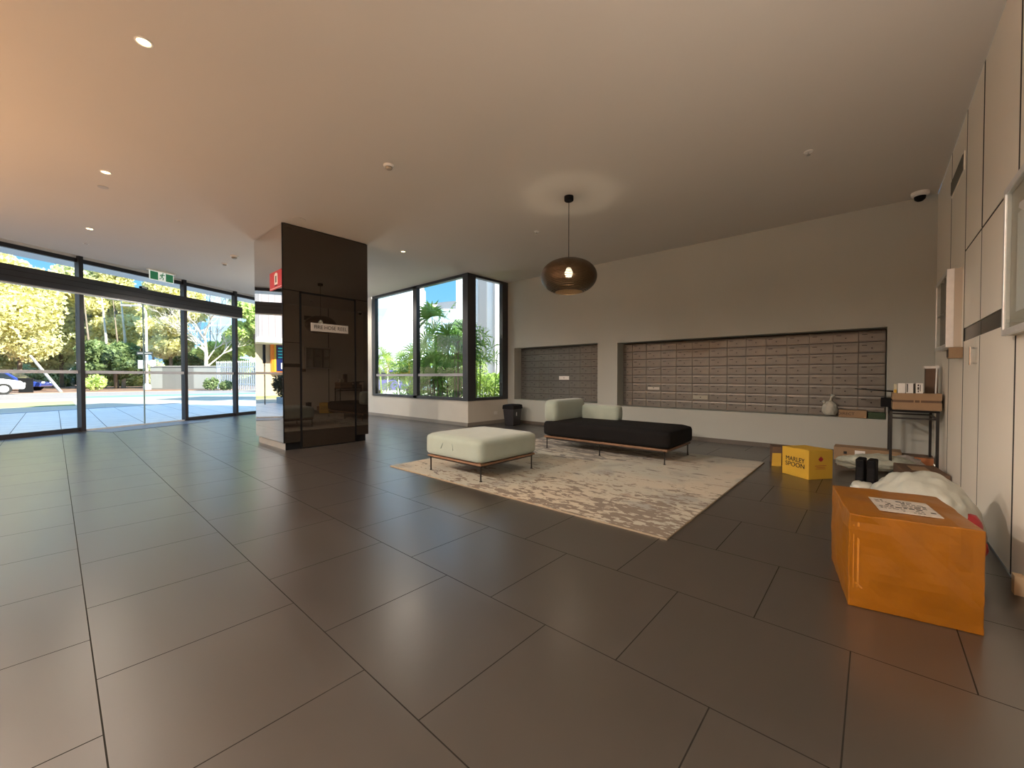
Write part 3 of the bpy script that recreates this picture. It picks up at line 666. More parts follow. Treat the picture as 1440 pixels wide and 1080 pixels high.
# ------------------------------------------------------------------ right wall fittings
def build_right():
    o = thing('wall_vent', 'dark louvred air vent high on the cream wall', 'vent', (5.05, RY, 2.655))
    m = MB(); m.box(-.34, .0, -.075, .34, .006, .075); m.build('frame', M_panel, o)
    m = MB(); m.box(-.325, .006, -.062, .325, .0075, .062); g = m.build('backing', mat('vent_grey', (.16, .15, .125), .6), o)
    for k in range(8):
        m = MB(); z = -.055+k*.0145; m.add([(-.325, .0075, z), (.325, .0075, z), (.325, .013, z+.004), (-.325, .013, z+.004), (-.325, .0075, z+.003), (.325, .0075, z+.003), (.325, .013, z+.007), (-.325, .013, z+.007)], [(0, 1, 2, 3), (7, 6, 5, 4), (2, 3, 7, 6), (0, 4, 5, 1), (0, 3, 7, 4), (1, 5, 6, 2)]); m.build('slat', MATS['vent_grey'], o)
    # display case, far one
    def board(name, lab, x0, x1, z0, z1, dep, posters, cols=0):
        w = x1-x0; h = z1-z0
        o = thing(name, lab, 'noticeboard', ((x0+x1)/2, RY, z0)); a, b = -w/2, w/2; t = .03
        m = MB(); m.box(a, 0, 0, b, dep*.5, h); m.build('back_box', mat('board_case_'+name+str(int(x0*10)), (.50, .44, .36), .5), o)
        m = MB(); m.box(a, dep*.5, 0, a+t, dep, h); m.box(b-t, dep*.5, 0, b, dep, h); m.box(a+t, dep*.5, 0, b-t, dep, t); m.box(a+t, dep*.5, h-t, b-t, dep, h); fr = m.build('frame', M_alu, o, bevel=.002)
        m = MB(); m.box(a+t, dep-.008, t, b-t, dep-.004, h-t); m.build('glass_front', M_glass, o)
        if cols:
            m = MB()
            for k in range(1, cols): xx = a+w*k/cols; m.box(xx-.005, dep*.5, t, xx+.005, dep-.01, h-t)
            m.box(a+t, dep*.5, h/2-.005, b-t, dep-.01, h/2+.005); m.build('dividers', M_dark, o)
        for (px_, pz, pw, ph, mt) in posters:
            m = MB(); m.box(px_-pw/2, dep*.5, pz, px_+pw/2, dep*.5+.002, pz+ph); m.build('poster', mt, o)
        return o
    gp = mat('grey_poster', (.30, .30, .29), .6); dk = mat('dark_poster', (.06, .055, .05), .6)
    board('noticeboard', 'glass-fronted framed noticeboard above the dark table', 4.72, 5.47, 1.21, 1.83, .085, [(-.26, .36, .13, .2, gp), (-.02, .4, .14, .18, gp), (-.02, .34, .15, .05, dk), (.24, .36, .13, .19, M_paper), (-.24, .06, .15, .2, M_paper), (.0, .06, .16, .2, gp), (.25, .06, .14, .2, M_paper)], 3)
    board('noticeboard', 'large aluminium framed display board cut by the right image edge', 2.0, 3.10, 1.175, 1.885, .045, [(.3, .1, .2, .45, M_paper), (.05, .15, .2, .35, gp), (-.3, .1, .3, .45, M_paper)])
    nb = thing('notice_box', 'small beige leaflet box fixed below the near end of the noticeboard', 'box', (4.69, RY, 1.12))
    m = MB(); m.box(-.05, 0, 0, .05, .075, .085); m.build('box', M_card, nb, bevel=.003); m = MB(); m.box(-.04, .0755, .01, .04, .078, .07); m.build('front_label', M_ink, nb)
    o = thing('door_handle_set', 'short chrome pull handle on the cream cupboard door', 'door handle', (4.06, RY, 1.115))
    for z in (.05, -.05): m = MB(); m.tube([(0, 0, z), (0, .028, z)], .006, 8); m.build('post', M_chrome, o)
    m = MB(); m.box(-.011, .026, -.062, .011, .036, .062); m.build('grip', M_chrome, o, bevel=.003)
    m = MB(); m.box(.02, 0, 0, .07, .03, .085); tag(m.build('door_stop', mat('pale_door_block', (.70, .52, .32), .5), loc=(2.82, RY, .0)), 'small pale block at the foot of the cream door', 'door stop')
build_right()
def build_socket():
    o = thing('power_outlet', 'white power outlet low on the window wall beside the bin', 'power outlet', (6.15, WY-.001, .22))
    m = MB(); m.box(-.055, -.008, -.035, .055, 0, .035); m.build('plate', M_white, o, bevel=.003)
    for x in (-.035, .015): m = MB(); m.box(x, -.011, .01, x+.02, -.008, .022); m.build('switch', M_white, o)
    b = thing('waste_bin', 'black lidded waste bin in the far corner by the window', 'bin', (6.14, 5.44, 0), .15)
    def taper(z0, z1, a0, b0, a1, b1): return [(-a0, -b0, z0), (a0, -b0, z0), (a0, b0, z0), (-a0, b0, z0), (-a1, -b1, z1), (a1, -b1, z1), (a1, b1, z1), (-a1, b1, z1)]
    F6 = [(0, 3, 2, 1), (4, 5, 6, 7), (0, 1, 5, 4), (1, 2, 6, 5), (2, 3, 7, 6), (3, 0, 4, 7)]
    m = MB(); m.add(taper(0, .33, .13, .10, .16, .125), F6); m.build('body', M_dark, b, bevel=.01)
    m = MB(); m.add(taper(.33, .41, .172, .137, .165, .13), F6); m.add(taper(.41, .425, .165, .13, .12, .09), F6); m.build('lid', M_black, b, bevel=.006)
    m = MB(); m.box(-.05, -.125, .2, -.03, -.118, .27); m.build('label_strip', M_alu, b)
build_socket()

# ------------------------------------------------------------------ console table with deliveries
def build_table():
    TX0, TX1, TY0, TY1, TZ = 5.57, 6.25, -.475, -.125, .648
    o = thing('console_table', 'narrow dark console table against the cream wall below the noticeboard', 'table', ((TX0+TX1)/2, (TY0+TY1)/2, 0))
    a, b = (TX1-TX0)/2, (TY1-TY0)/2
    m = MB(); m.box(-a, -b, TZ-.02, a, b, TZ); m.build('tabletop', M_black, o, bevel=.003)
    m = MB()
    for y in (-b+.01, b-.01): m.box(-a+.01, y-.008, TZ-.09, a-.01, y+.008, TZ-.074)
    for x in (-a+.01, a-.01): m.box(x-.008, -b+.01, TZ-.09, x+.008, b-.01, TZ-.074)
    m.build('rail', M_legs, o)
    for x in (-a+.012, a-.012):
        for y in (-b+.012, b-.012):
            m = MB(); m.box(x-.011, y-.011, 0, x+.011, y+.011, TZ-.02); m.build('leg', M_legs, o)
    # printer-like dark box
    t = thing('document_tray', 'black flat tray sticking out over the table end towards the mailboxes', 'tray', (6.09, -.15, TZ), 0)
    m = MB(); m.box(-.10, -.09, 0, .13, .085, .095); m.build('box', M_black, t)
    m = MB(); m.add([(-.11, -.085, .155), (.15, -.085, .155), (.13, .31, .185), (-.09, .24, .185), (-.11, -.085, .172), (.15, -.085, .172), (.13, .31, .192), (-.09, .24, .192)], [(0, 3, 2, 1), (4, 5, 6, 7), (0, 1, 5, 4), (1, 2, 6, 5), (2, 3, 7, 6), (3, 0, 4, 7)]); m.build('lid', M_black, t)
    m = MB(); m.box(-.05, -.08, .095, .10, .0, .157); m.build('support', M_legs, t)
    tr = thing('cardboard_tray', 'brown double-layer cardboard tray on the console table', 'cardboard tray', (5.775, -.318, TZ))
    A, B = .185, .172
    m = MB(); m.box(-A, -B, 0, A, B, .075); m.build('lower_tray', M_card, tr)
    m = MB(); m.box(-A+.006, -B+.006, .075, A-.006, B-.006, .098); m.build('dark_slot', M_carddk, tr)
    m = MB(); m.box(-A, -B, .098, A, B, .165); m.build('upper_tray', M_card, tr)
    for y_ in (-.03, .012): m = MB(); m.box(-A-.003, y_, .072, -A+.008, y_+.008, .1); m.build('tab', M_card, tr)
    zt = TZ+.1655
    labs = [('small yellow and white carton at the left end of the tray', .0225, .090, M_yellow, None), ('plain cream white carton second on the tray', .055, .098, M_white, None), ('wide pale carton with a dark edge in the tray middle', .062, .098, M_paper, M_gap), ('white carton with dark bottle print at the tray right end', .05, .098, M_white, M_ink)]
    y = -.155
    for lab, w, h, mt, ik in labs:
        c = thing('white_carton', lab, 'carton', (5.66, y-w/2, zt), group='small cartons lined on the cardboard tray')
        m = MB(); m.box(-.05, -w/2, 0, .05, w/2, h); m.build('box', mt if mt is not M_yellow else mat('cream_carton', (.55, .50, .36), .6), c, bevel=.002)
        if mt is M_yellow:
            m = MB(); m.box(-.0515, -w/2+.002, 0.002, -.05, w/2-.002, .035); m.build('print', M_yellow, c)
        if ik is not None:
            m = MB()
            if 'wide' in lab: m.box(-.0515, w*.30, .01, -.05, w*.42, .092); m.box(-.0515, -w/2, 0, -.05, -w/2+.012, .096)
            else:
                m.box(-.0515, .004, .01, -.05, .012, .03); m.box(-.0515, .002, .035, -.05, .014, .062); m.box(-.0515, -.008, .02, -.05, -.003, .085)
                m.box(-.0515, .003, .07, -.05, .013, .088)
            m.build('print', ik, c)
        y -= w+.006
    c = thing('paper_bag', 'tall brown paper bag with white top standing on the tray', 'paper bag', (5.88, -.437, zt))
    m = MB(); m.box(-.05, -.045, 0, .05, .045, .245); m.build('bag', M_carddk, c, bevel=.004)
    m = MB(); m.box(-.056, -.05, .2455, .056, .052, .27); m.build('folded_top', M_paper, c)
    m = MB(); m.tube([(5.66, -.452, zt), (5.67, -.458, zt+.27)], .006, 8); tag(m.build('cardboard_tube', M_paper), 'thin white rolled tube leaning upright on the tray by the wall', 'tube')
build_table()

# ------------------------------------------------------------------ things in the recess and on the floor
def build_parcels():
    b = thing('knotted_bag', 'small knotted white plastic bag on the mailbox recess ledge', 'plastic bag', (6.62, .415, .4705))
    blob((0, 0, .092), .062, .078, .105, 3, .18, 2.2).build('bag', M_bag, b, smooth=True)
    m = MB(); m.tube([(0, -.005, .185), (0, -.01, .215), (0, -.015, .235), (.002, -.03, .28)], [.022, .012, .014, .026], 9); m.build('knot', M_bag, b, smooth=True)
    m = MB(); m.tube([(-.01, .05, .16), (-.012, .062, .19), (-.01, .06, .205)], [.016, .02, .006], 8); m.build('bag_ear', M_bag, b, smooth=True)
    c = thing('small_carton', 'flat brown carton lying on the recess ledge beside the knotted bag', 'carton', (6.62, .19, .4705))
    m = MB(); m.box(-.07, -.135, 0, .07, .132, .092); m.build('box', M_card, c, bevel=.003)
    text('DIRECT', .048, M_ink, 'print', c, (-.0705, .06, .045), (PI/2, 0, -PI/2), .0005)
    m = MB(); m.box(-.08, -.078, 0, .08, .078, .075); tag(m.build('green_box', mat('dark_green_box', (.02, .05, .015), .6), loc=(6.63, -.035, .4705), bevel=.003), 'dark green flat box at the right end of the recess ledge', 'box')
    # amber parcel
    p = thing('taped_parcel', 'large square parcel wrapped in shiny amber tape on the floor at right', 'parcel', (2.535, -.083, 0), math.radians(9.5))
    L, W, Hh = .262, .198, .395
    bm = bmesh.new(); bmesh.ops.create_cube(bm, size=2); bmesh.ops.subdivide_edges(bm, edges=bm.edges[:], cuts=11, use_grid_fill=True)
    for v in bm.verts:
        d = v.co.copy(); q = Vector((d.x*L, d.y*W, (d.z+1)/2*Hh)); nn = noise.noise(Vector((d.x*2.2, d.y*2.2, d.z*2.2)))*.007
        k = [abs(d.x), abs(d.y), abs(d.z)]
        bulge = (1-d.x**2)*(1-d.z**2) if abs(d.y) > .99 else (1-d.y**2)*(1-d.z**2) if abs(d.x) > .99 else 0
        if abs(d.x) > .99: q.x += math.copysign(bulge*.012+nn, d.x)
        if abs(d.y) > .99: q.y += math.copysign(bulge*.02+nn, d.y)
        if d.z > .99: q.z += nn*.8
        v.co = q
    m = MB(); m.add([v.co[:] for v in bm.verts], [tuple(v.index for v in f.verts) for f in bm.faces]); bm.free()
    m.build('wrapped_box', M_amber, p, bevel=.004, smooth=False)
    m = MB(); m.box(-L-.003, .165, .06, -L+.004, .172, .36); m.box(-L-.003, .182, .08, -L+.004, .185, .35); m.build('tape_seam', M_amber2, p)
    m = MB(); m.tube([(-L-.002, .155, .085), (-L-.004, .176, .105)], .004, 6); m.build('tape_end', M_amber2, p)
    m = MB(); zt = Hh+.004; m.box(-.165, -.112, zt, .06, .085, zt+.003); lb = m.build('shipping_label', mat('label_film', (.60, .54, .47), .25, var=.12, vscale=25, coat=.5), p)
    random.seed(5); m = MB()
    for r in range(7):
        x = -.145+r*.027; y = .072
        while y > -.09:
            w = random.uniform(.006, .022)
            if random.random() < .72: m.box(x, y-w, zt+.003, x+random.choice((.005, .008, .014)), y, zt+.0036)
            y -= w+.005
    m.build('label_print', M_gap, lb)
    # bag behind the parcel
    w = thing('carrier_bag', 'big crumpled white plastic bag with a red mark between parcel and wall', 'plastic bag', (3.12, -.195, 0))
    mm = blob((0, 0, .20), .25, .23, .235, 7, .24, 1.5, 5); mm.build('bag', M_bag, w, smooth=True)
    blob((.20, .06, .26), .12, .19, .06, 11, .4, 2.2, 4, False).build('handle_folds', M_bag, w, smooth=True)
    blob((.12, .235, .305), .05, .055, .035, 17, .6, 3.5, 3, False).build('corner_flap', M_bag, w, smooth=True)
    m = blob((-.15, -.165, .235), .05, .045, .07, 5, .15, 3, 3, False); m.build('red_logo', M_redink, w, smooth=True)
    m = blob((-.10, -.20, .13), .05, .035, .045, 9, .15, 3, 3, False); m.build('red_logo', M_redink, w, smooth=True)
    # yellow meal-kit carton
    y = thing('meal_kit_box', 'bright yellow lettered meal kit carton on the floor near the mailbox wall', 'carton', (4.882, .425, 0), 0)
    a = (-.156, .022); bpt = (.022, .251); cpt = (.19, -.01)       # near corner, left corner ... placed square
    ang = math.atan2(.229, .178); u = Vector((math.cos(ang), math.sin(ang))); v = Vector((u.y, -u.x))
    P = Vector(a); w1, w2 = .30, .27
    pts = [P, P+v*w2, P+v*w2+u*w1, P+u*w1]
    m = MB(); m.prism([(q.x, q.y) for q in pts], 0, .275); m.build('carton', M_yellow, y, bevel=.003)
    m = MB(); m.prism([(q.x*.985, q.y*.985) for q in [P+u*.01+v*.005, P+v*(w2-.01)+u*.005, P+v*(w2-.01)+u*(w1*.48), P+u*(w1*.48)]], .2755, .280); m.build('flap', M_yellow, y)
    mid = P+u*w1/2; nrm = Vector((-v.x, -v.y))
    rz = math.atan2(-u.y, -u.x)
    text('MARLEY', .062, M_ink, 'lettering', y, (mid.x+nrm.x*.002, mid.y+nrm.y*.002, .165), (PI/2, 0, rz), sx=.95)
    text('SPOON', .062, M_ink, 'lettering', y, (mid.x+nrm.x*.002, mid.y+nrm.y*.002, .112), (PI/2, 0, rz), sx=1.05)
    mid = P+v*w2/2-u*.002; rz2 = math.atan2(v.y, v.x)
    m = MB()
    e1 = v
    def qd(a0, a1, z0, z1):
        A_ = P+v*a0; B_ = P+v*a1; o_ = u*.0015
        m.prism([(A_.x-o_.x, A_.y-o_.y), (B_.x-o_.x, B_.y-o_.y), (B_.x, B_.y), (A_.x, A_.y)], z0, z1)
    for k, (hw, zz) in enumerate(((.008, .215), (.016, .207), (.024, .2), (.026, .192), (.018, .184), (.01, .178))): qd(w2/2-hw, w2/2+hw, zz-.008, zz+.0)
    qd(w2/2-.065, w2/2+.06, .128, .132); qd(w2/2-.05, w2/2+.045, .112, .115); qd(w2/2-.06, w2/2+.05, .098, .101); m.build('print', M_redink, y)
    c = thing('grocery_box', 'small grey-brown box with yellow flap behind the yellow carton', 'box', (5.42, .74, 0), .3)
    m = MB(); m.box(-.1, -.13, 0, .1, .12, .20); m.build('box', M_carddk, c, bevel=.004)
    m = MB(); m.add([(-.105, .125, .13), (-.105, .04, .135), (-.16, .05, .0), (-.16, .14, .0), (-.11, .125, .13), (-.11, .04, .135), (-.165, .05, .0), (-.165, .14, .0)], [(0, 1, 2, 3), (7, 6, 5, 4), (0, 4, 5, 1), (1, 5, 6, 2), (2, 6, 7, 3), (3, 7, 4, 0)]); m.build('yellow_flap', M_yellow, c)
    m = MB(); m.box(-.14, -.12, 0, -.105, .02, .09); m.build('white_label', M_paper, c)
    c = thing('brown_carton', 'low wide brown carton against the mailbox wall behind the bags', 'carton', (6.22, .12, 0), 0)
    m = MB(); m.box(-.12, -.36, 0, .12, .22, .155); m.build('box', M_card, c, bevel=.004); m = MB(); m.box(-.122, -.06, .075, -.12, .03, .13); m.build('label', M_paper, c)
    m = MB(); m.box(-.122, .10, .08, -.12, .13, .11); m.build('print', M_ink, c)
    b = thing('plastic_mailer', 'long pale green plastic mailer bag lying before the console table', 'mailer bag', (5.62, -.02, 0), math.radians(-58))
    blob((0, 0, .085), .32, .14, .088, 21, .30, 2.8, 5).build('bag', M_bag2, b, smooth=True)
    b = thing('plastic_mailer', 'grey crinkled mailer bag under the console table edge', 'mailer bag', (5.93, -.25, 0), .2)
    blob((0, 0, .06), .14, .14, .08, 23, .4, 3.4, 4).build('bag', mat('grey_bag', (.42, .38, .36), .4, var=.15, vscale=20), b, smooth=True)
    b = thing('boot_pair', 'pair of tall black boots standing before the green mailer bag', 'boots', (4.62, .03, 0), math.radians(-12))
    for k in (0, 1):
        m = MB(); yy = -.035+k*.075
        prof = [(-.035, .0), (.06, .0), (.15, .0), (.165, .02), (.15, .045), (.09, .07), (.055, .10), (.05, .20), (.058, .27), (-.045, .28), (-.04, .2), (-.045, .06)]
        m.vprism(prof, (0, yy-.03, 0), (-.35, -.0, 0) if False else (-1, 0, 0), (0, 1, 0), .06); m.build('boot', M_black, b, bevel=.012, seg=3)
    m = MB(); m.box(-.14, -.07, 0, .17, .09, .012); 
    c = thing('flat_box', 'flat dark brown box lying on the floor under the table front', 'box', (5.28, -.33, 0), .12)
    m = MB(); m.box(-.24, -.145, 0, .24, .145, .13); m.build('box', M_carddk, c, bevel=.004); m = MB(); m.box(-.12, -.05, .1305, .1, .07, .134); m.build('label', M_card, c)
    c = thing('orange_box', 'reddish brown box on the floor beneath the console table', 'box', (6.30, -.30, 0), 0)
    m = MB(); m.box(-.09, -.19, 0, .09, .14, .11); m.build('box', mat('orange_brown_box', (.42, .15, .05), .6), c, bevel=.003)
    m = MB(); m.box(-.092, -.19, .10, .092, .14, .113); m.build('lid', M_carddk, c)
build_parcels()

# ------------------------------------------------------------------ outdoors
def build_outdoors():
    s = lambda p: (p.x, p.y)
    m = MB(); e = .03
    m.prism([s(fac(-9, e)), s(fac(6.9, e)), s(fac(9.5, 6.3)), s(fac(-9, 6.3))], -.2, -.005); struct(m.build('ground_paving', M_pave), 'pale blue-grey paving outside the entrance')
    m = MB(); m.prism([s(fac(-9, 6.3)), s(fac(9.5, 6.3)), s(fac(9.5, 6.5)), s(fac(-9, 6.5))], -.2, .005); struct(m.build('ground_kerb', M_kerb))
    m = MB(); m.box(-160, -40, -.3, 200, 260, -.06); struct(m.build('ground', M_ground), 'sunlit pale ground')
    m = MB(); m.prism([(-30, 32), (60, 21), (60, 30), (-30, 42)], -.06, -.045); struct(m.build('ground_road', M_road), 'pale asphalt road')
    m = MB(); m.prism([(1, 28.4), (24, 25.4), (24, 27.4), (1, 30.5)], -.045, -.035); struct(m.build('ground_lane', M_lane), 'green painted cycle lane')
    m = MB(); m.prism([(-40, 41.5), (1.5, 40), (7, 38.5), (40, 35), (40, 90), (-40, 100)], -.06, -.03); tag(m.build('mulch_bed', M_soil), 'reddish mulch ground beneath the street trees', 'ground cover', kind='stuff')
    # curb bed in front of fence
    m = MB(); m.prism([(-30, 22.5), (0.5, 21.5), (.5, 25), (-30, 27)], -.06, -.03); tag(m.build('grass_verge', M_grass), 'dry grass verge at the left of the road', 'grass', kind='stuff')
    # trees
    def leafcloud(m, blobs, n, size, seed):
        rng = np.random.default_rng(seed); tot = sum(b[3]**2 for b in blobs); V = []; F = []; o = 0
        for (x, y, z, r, fz) in blobs:
            k = int(n*r*r/tot)
            d = rng.normal(size=(k, 3)); d /= np.linalg.norm(d, axis=1)[:, None]
            rad = r*(rng.uniform(.35, 1.05, k)**.6); c = d*rad[:, None]*np.array([1, 1, fz])+np.array([x, y, z])
            a = rng.normal(size=(k, 3)); a /= np.linalg.norm(a, axis=1)[:, None]; b = np.cross(a, rng.normal(size=(k, 3))); b /= np.linalg.norm(b, axis=1)[:, None]
            sz = size*rng.uniform(.5, 1.3, k)[:, None]; a = a*sz; b = b*sz*.55
            q = np.stack([c-a, c-b, c+a, c+b], 1).reshape(-1, 3); V.append(q); F += [(o+4*i, o+4*i+1, o+4*i+2, o+4*i+3) for i in range(k)]; o += 4*k
        me = bpy.data.meshes.new(m); me.from_pydata(np.concatenate(V).tolist(), [], F); return me
    def tree(label, x, y, h, w, mt, seed, n=15000, size=.19, bark=None, low=.30, trunk=.16, grp='street trees beyond the road'):
        random.seed(seed); t = thing('street_tree', label, 'tree', (x, y, -.06), random.uniform(0, 6), grp)
        bl = []
        for k in range(15):
            a = random.uniform(0, 6.28); zz = random.uniform(low, .93); rr = w*.5*math.sqrt(max(.05, 1-((zz-.58)/.5)**2))*random.uniform(.2, .75)
            bl.append((rr*math.cos(a), rr*math.sin(a), zz*h, w*random.uniform(.16, .27), .85))
        me = leafcloud('foliage', bl, n, size, seed); me.materials.append(mt)
        f = bpy.data.objects.new('foliage', me); COL.objects.link(f); f.parent = t
        m = MB(); m.tube([(0, 0, 0), (.1, .05, h*.3), (-.05, .1, h*.75)], [trunk, trunk*.75, trunk*.3], 8)
        for k in range(9):
            b = bl[k]; z0 = h*random.uniform(.22, .45); m.tube([(.05, .05, z0), (b[0]*.5, b[1]*.5, (z0+b[2])/2+.3), (b[0], b[1], b[2])], [trunk*.5, trunk*.3, trunk*.1], 6)
        m.build('trunk', bark or M_bark, t, smooth=True)
    T = [('broad yellow-green tree at the far left behind the white car', -4.9, 50, 12.0, 9.0, M_leafA, 1),
         ('tall olive tree left of the sky gap above the parked cars', -1.9, 52, 11.5, 7.5, M_leafA, 2),
         ('low rounded olive tree beneath the sky gap', .5, 58, 8.6, 7.5, M_leafB, 3),
         ('tall pale olive tree right of the sky gap', 2.4, 55, 11.5, 6.0, M_leafB, 4),
         ('dense yellow-green tree behind the sliding doors, left of the lamp post', 3.9, 53, 11.8, 5.6, M_leafA, 5),
         ('pale leafy tree behind the tall street lamp', 6.2, 56, 9.4, 6.0, M_leafB, 6),
         ('slender yellow-green tree right of the street lamp', 6.95, 46.5, 10.8, 5.0, M_leafA, 7),
         ('bright green bushy tree over the white palings', 11.2, 46, 5.4, 4.6, M_leafC, 9),
         ('tall bright green tree beside the mirrored column', 11.9, 40.5, 10.0, 4.6, M_leafC, 10),
         ('low dark green tree behind the corrugated fence', 8.6, 50, 3.4, 4.0, M_leafD, 11),
         ('small dark tree left of the street lamp', 3.6, 49, 4.2, 4.0, M_leafD, 12),
         ('rounded tree glimpsed low at the left behind the cars', -2.6, 60, 8.0, 9.0, M_leafB, 13)]
    for a in T: tree(*a)
    for k, (x, y, w_, h_, c_, lab) in enumerate(((-9, 66, 9, 2.4, M_leafB, 'pale hedge bank far behind the parked cars'), (2, 64, 6, 2.6, M_leafD, 'dark hedge bank behind the bare trunks'), (9, 60, 5, 2.6, M_leafB, 'olive hedge bank behind the street lamp'), (17, 55, 5, 2.8, M_leafD, 'dark hedge bank behind the corrugated fence'))):
        bl = [(-w_+w_*2*i/11, .3*(i % 2), h_*.5, h_*.62, 1.) for i in range(12)]; me = leafcloud('foliage', bl, 6000, .22, 70+k); me.materials.append(c_)
        t = thing('hedge', lab, 'hedge', (x, y, -.06), -.3); f = bpy.data.objects.new('foliage', me); COL.objects.link(f); f.parent = t
    # bare branched tree
    random.seed(8); t = thing('bare_tree', 'leafless pale branching tree in front of the blue glass tower', 'tree', (8.35, 41.6, -.06)); m = MB()
    m.tube([(0, 0, 0), (.1, 0, 3), (0, .1, 5)], [.16, .12, .08], 7)
    def br(p, d, l, r, k):
        q = p+d*l; m.tube([p, (p+q)/2+Vector((random.uniform(-.1, .1),)*3), q], [r, r*.8, r*.55], 5, False)
        if k > 0:
            for _ in range(4 if k > 1 else 3):
                d2 = (d+Vector((random.uniform(-.8, .8), random.uniform(-.8, .8), random.uniform(-.15, .6)))).normalized(); br(q if random.random() < .7 else (p+q)/2, d2, l*.74, r*.6, k-1)
    for k in range(8):
        a = k*.8; br(Vector((.05, 0, 1.8+k*.45)), Vector((math.cos(a)*.8, math.sin(a)*.8, .8)).normalized(), 1.7, .07, 3)
    m.build('branches', M_barkp, t)
    # bare trunks row in the shade
    for k, (x, y, h, r) in enumerate(((1.8, 49, 8, .11), (2.9, 50, 8.5, .14), (3.5, 48.5, 8, .09), (4.1, 50, 8.5, .15), (5.4, 49, 8, .10), (6.1, 50.5, 8, .12))):
        m = MB(); m.tube([(x, y, -.06), (x+.15, y, h*.5), (x-.1, y+.1, h)], [r, r*.7, r*.2], 8)
        tag(m.build('tree_trunk', M_barkp if k % 2 else M_bark, smooth=True), '%s bare tree trunk from the left behind the sliding doors' % ['first', 'second', 'third', 'fourth', 'fifth', 'sixth'][k], 'tree trunk', 'bare trunks beyond the road')
    # fallen leaning pole by the cars
    m = MB(); m.tube([(.3, 40.5, -.05), (-1.2, 49, 2.6)], .09, 8); tag(m.build('leaning_trunk', M_barkp), 'thin pale leaning trunk beside the road at left', 'tree trunk')
    # street lamp
    l = thing('street_lamp', 'tall white street lamp with curved arm behind the sliding doors', 'street lamp', (4.86, 42.8, -.06))
    m = MB(); pts = [(0, 0, 0), (0, 0, 6.0)]
    for k in range(1, 7): t_ = PI/2*k/6; pts.append((-.38*(1-math.cos(t_)), .42*(1-math.cos(t_)), 6.0+.62*math.sin(t_)))
    pts.append((-.85, .95, 6.64)); m.tube(pts, [.10, .075]+[.06]*7, 10); m.build('pole', M_whitem, l, smooth=True)
    m = MB(); m.tube([(-.75, .85, 6.62), (-1.3, 1.45, 6.66)], [.09, .07], 8); m.build('lamp_head', M_whitem, l)
    m = MB(); m.lathe([(.24, 0), (.24, .35), (.12, .5)], (0, 0, 0), 14); m.build('base', M_whitem, l)
    g = thing('street_sign', 'dark outlined street name blade on the lamp post', 'street sign', (4.72, 42.55, 2.82), math.radians(-47))
    m = MB(); m.box(-.62, -.01, -.13, .62, .01, .13); m.build('blade', mat('dark_sign', (.05, .06, .06), .5), g); m = MB(); m.box(-.54, -.014, -.05, .54, -.01, .05); m.build('pale_strip', M_plate, g)
    g = thing('parking_sign', 'white square parking sign below the street name blade', 'street sign', (4.55, 42.65, 1.95), math.radians(-47))
    m = MB(); m.box(-.28, -.01, -.33, .22, .01, .33); m.build('plate', M_whitem, g)
    g = thing('round_sign', 'white round sign on the lamp post side', 'street sign', (5.15, 42.3, 2.05), math.radians(-47))
    m = MB(); m.tube([(0, -.01, 0), (0, .01, 0)], .28, 20); m.build('disc', M_whitem, g)
    # fences
    m = MB(); a = Vector((5.2, 43.9)); b = Vector((8.95, 39.9)); n = Vector((b-a)).normalized(); w = Vector((-n.y, n.x))*.05
    m.prism([(a.x, a.y), (b.x, b.y), ((b+w).x, (b+w).y), ((a+w).x, (a+w).y)], -.06, 1.8); f = m.build('corrugated_fence', M_fence); tag(f, 'grey corrugated metal fence behind the street lamp', 'fence')
    m = MB(); m.prism([((a-w).x, (a-w).y), ((b-w).x, (b-w).y), ((b+w*2).x, (b+w*2).y), ((a+w*2).x, (a+w*2).y)], 1.8, 1.88); m.build('capping', M_plate, f)
    fr = thing('paling_fence', 'white upright steel paling fence left of the mirrored column', 'fence', (8.5, 38.6, -.06)); a = Vector((0, 0)); b = Vector((1.6, -5.0)); L = (b-a).length; n = (b-a)/L
    for k in range(24):
        p = n*(k*L/24); m = MB(); m.prism([(p.x-.03, p.y-.025), (p.x+.03, p.y-.025), (p.x+.03, p.y+.025), (p.x-.03, p.y+.025)], .08, 2.15); m.add([(p.x-.04, p.y-.03, 2.15), (p.x+.04, p.y-.03, 2.15), (p.x+.04, p.y+.03, 2.15), (p.x-.04, p.y+.03, 2.15), (p.x, p.y, 2.28)], [(0, 1, 4), (1, 2, 4), (2, 3, 4), (3, 0, 4)])
        m.build('paling', M_whitem, fr)
    m = MB()
    for z in (.45, 1.75): m.prism([(-.02, 0), (.02, 0), (b.x+.02, b.y), (b.x-.02, b.y)], z, z+.07)
    m.build('rail', M_whitem, fr)
    def shrub(name, label, x, y, z, r, fz, mt, seed, n=500, size=.09, cat='shrub', grp=None):
        me = leafcloud('foliage', [(0, 0, r*fz, r, fz), (r*.4, .1*r, r*fz*1.3, r*.7, fz), (-r*.45, 0, r*fz*.9, r*.7, fz)], n, size, seed); me.materials.append(mt)
        t = thing(name, label, cat, (x, y, z), group=grp); f = bpy.data.objects.new('foliage', me); COL.objects.link(f); f.parent = t
        m = MB(); 
        for k in range(5): a = k*1.3; m.tube([(0, 0, 0), (r*.3*math.cos(a), r*.3*math.sin(a), r*fz), (r*.6*math.cos(a), r*.6*math.sin(a), r*fz*1.6)], [.02, .012, .005], 5)
        m.build('stems', M_bark, t)
    shrub('shrub', 'small shrub before the corrugated fence, between the door posts', 7.9, 37.5, -.05, .45, 1.1, M_leafD, 31, 400, .12)
    shrub('shrub', 'small shrub before the fence, right of another shrub', 8.7, 36.9, -.05, .4, .9, M_leafD, 32, 400, .12)
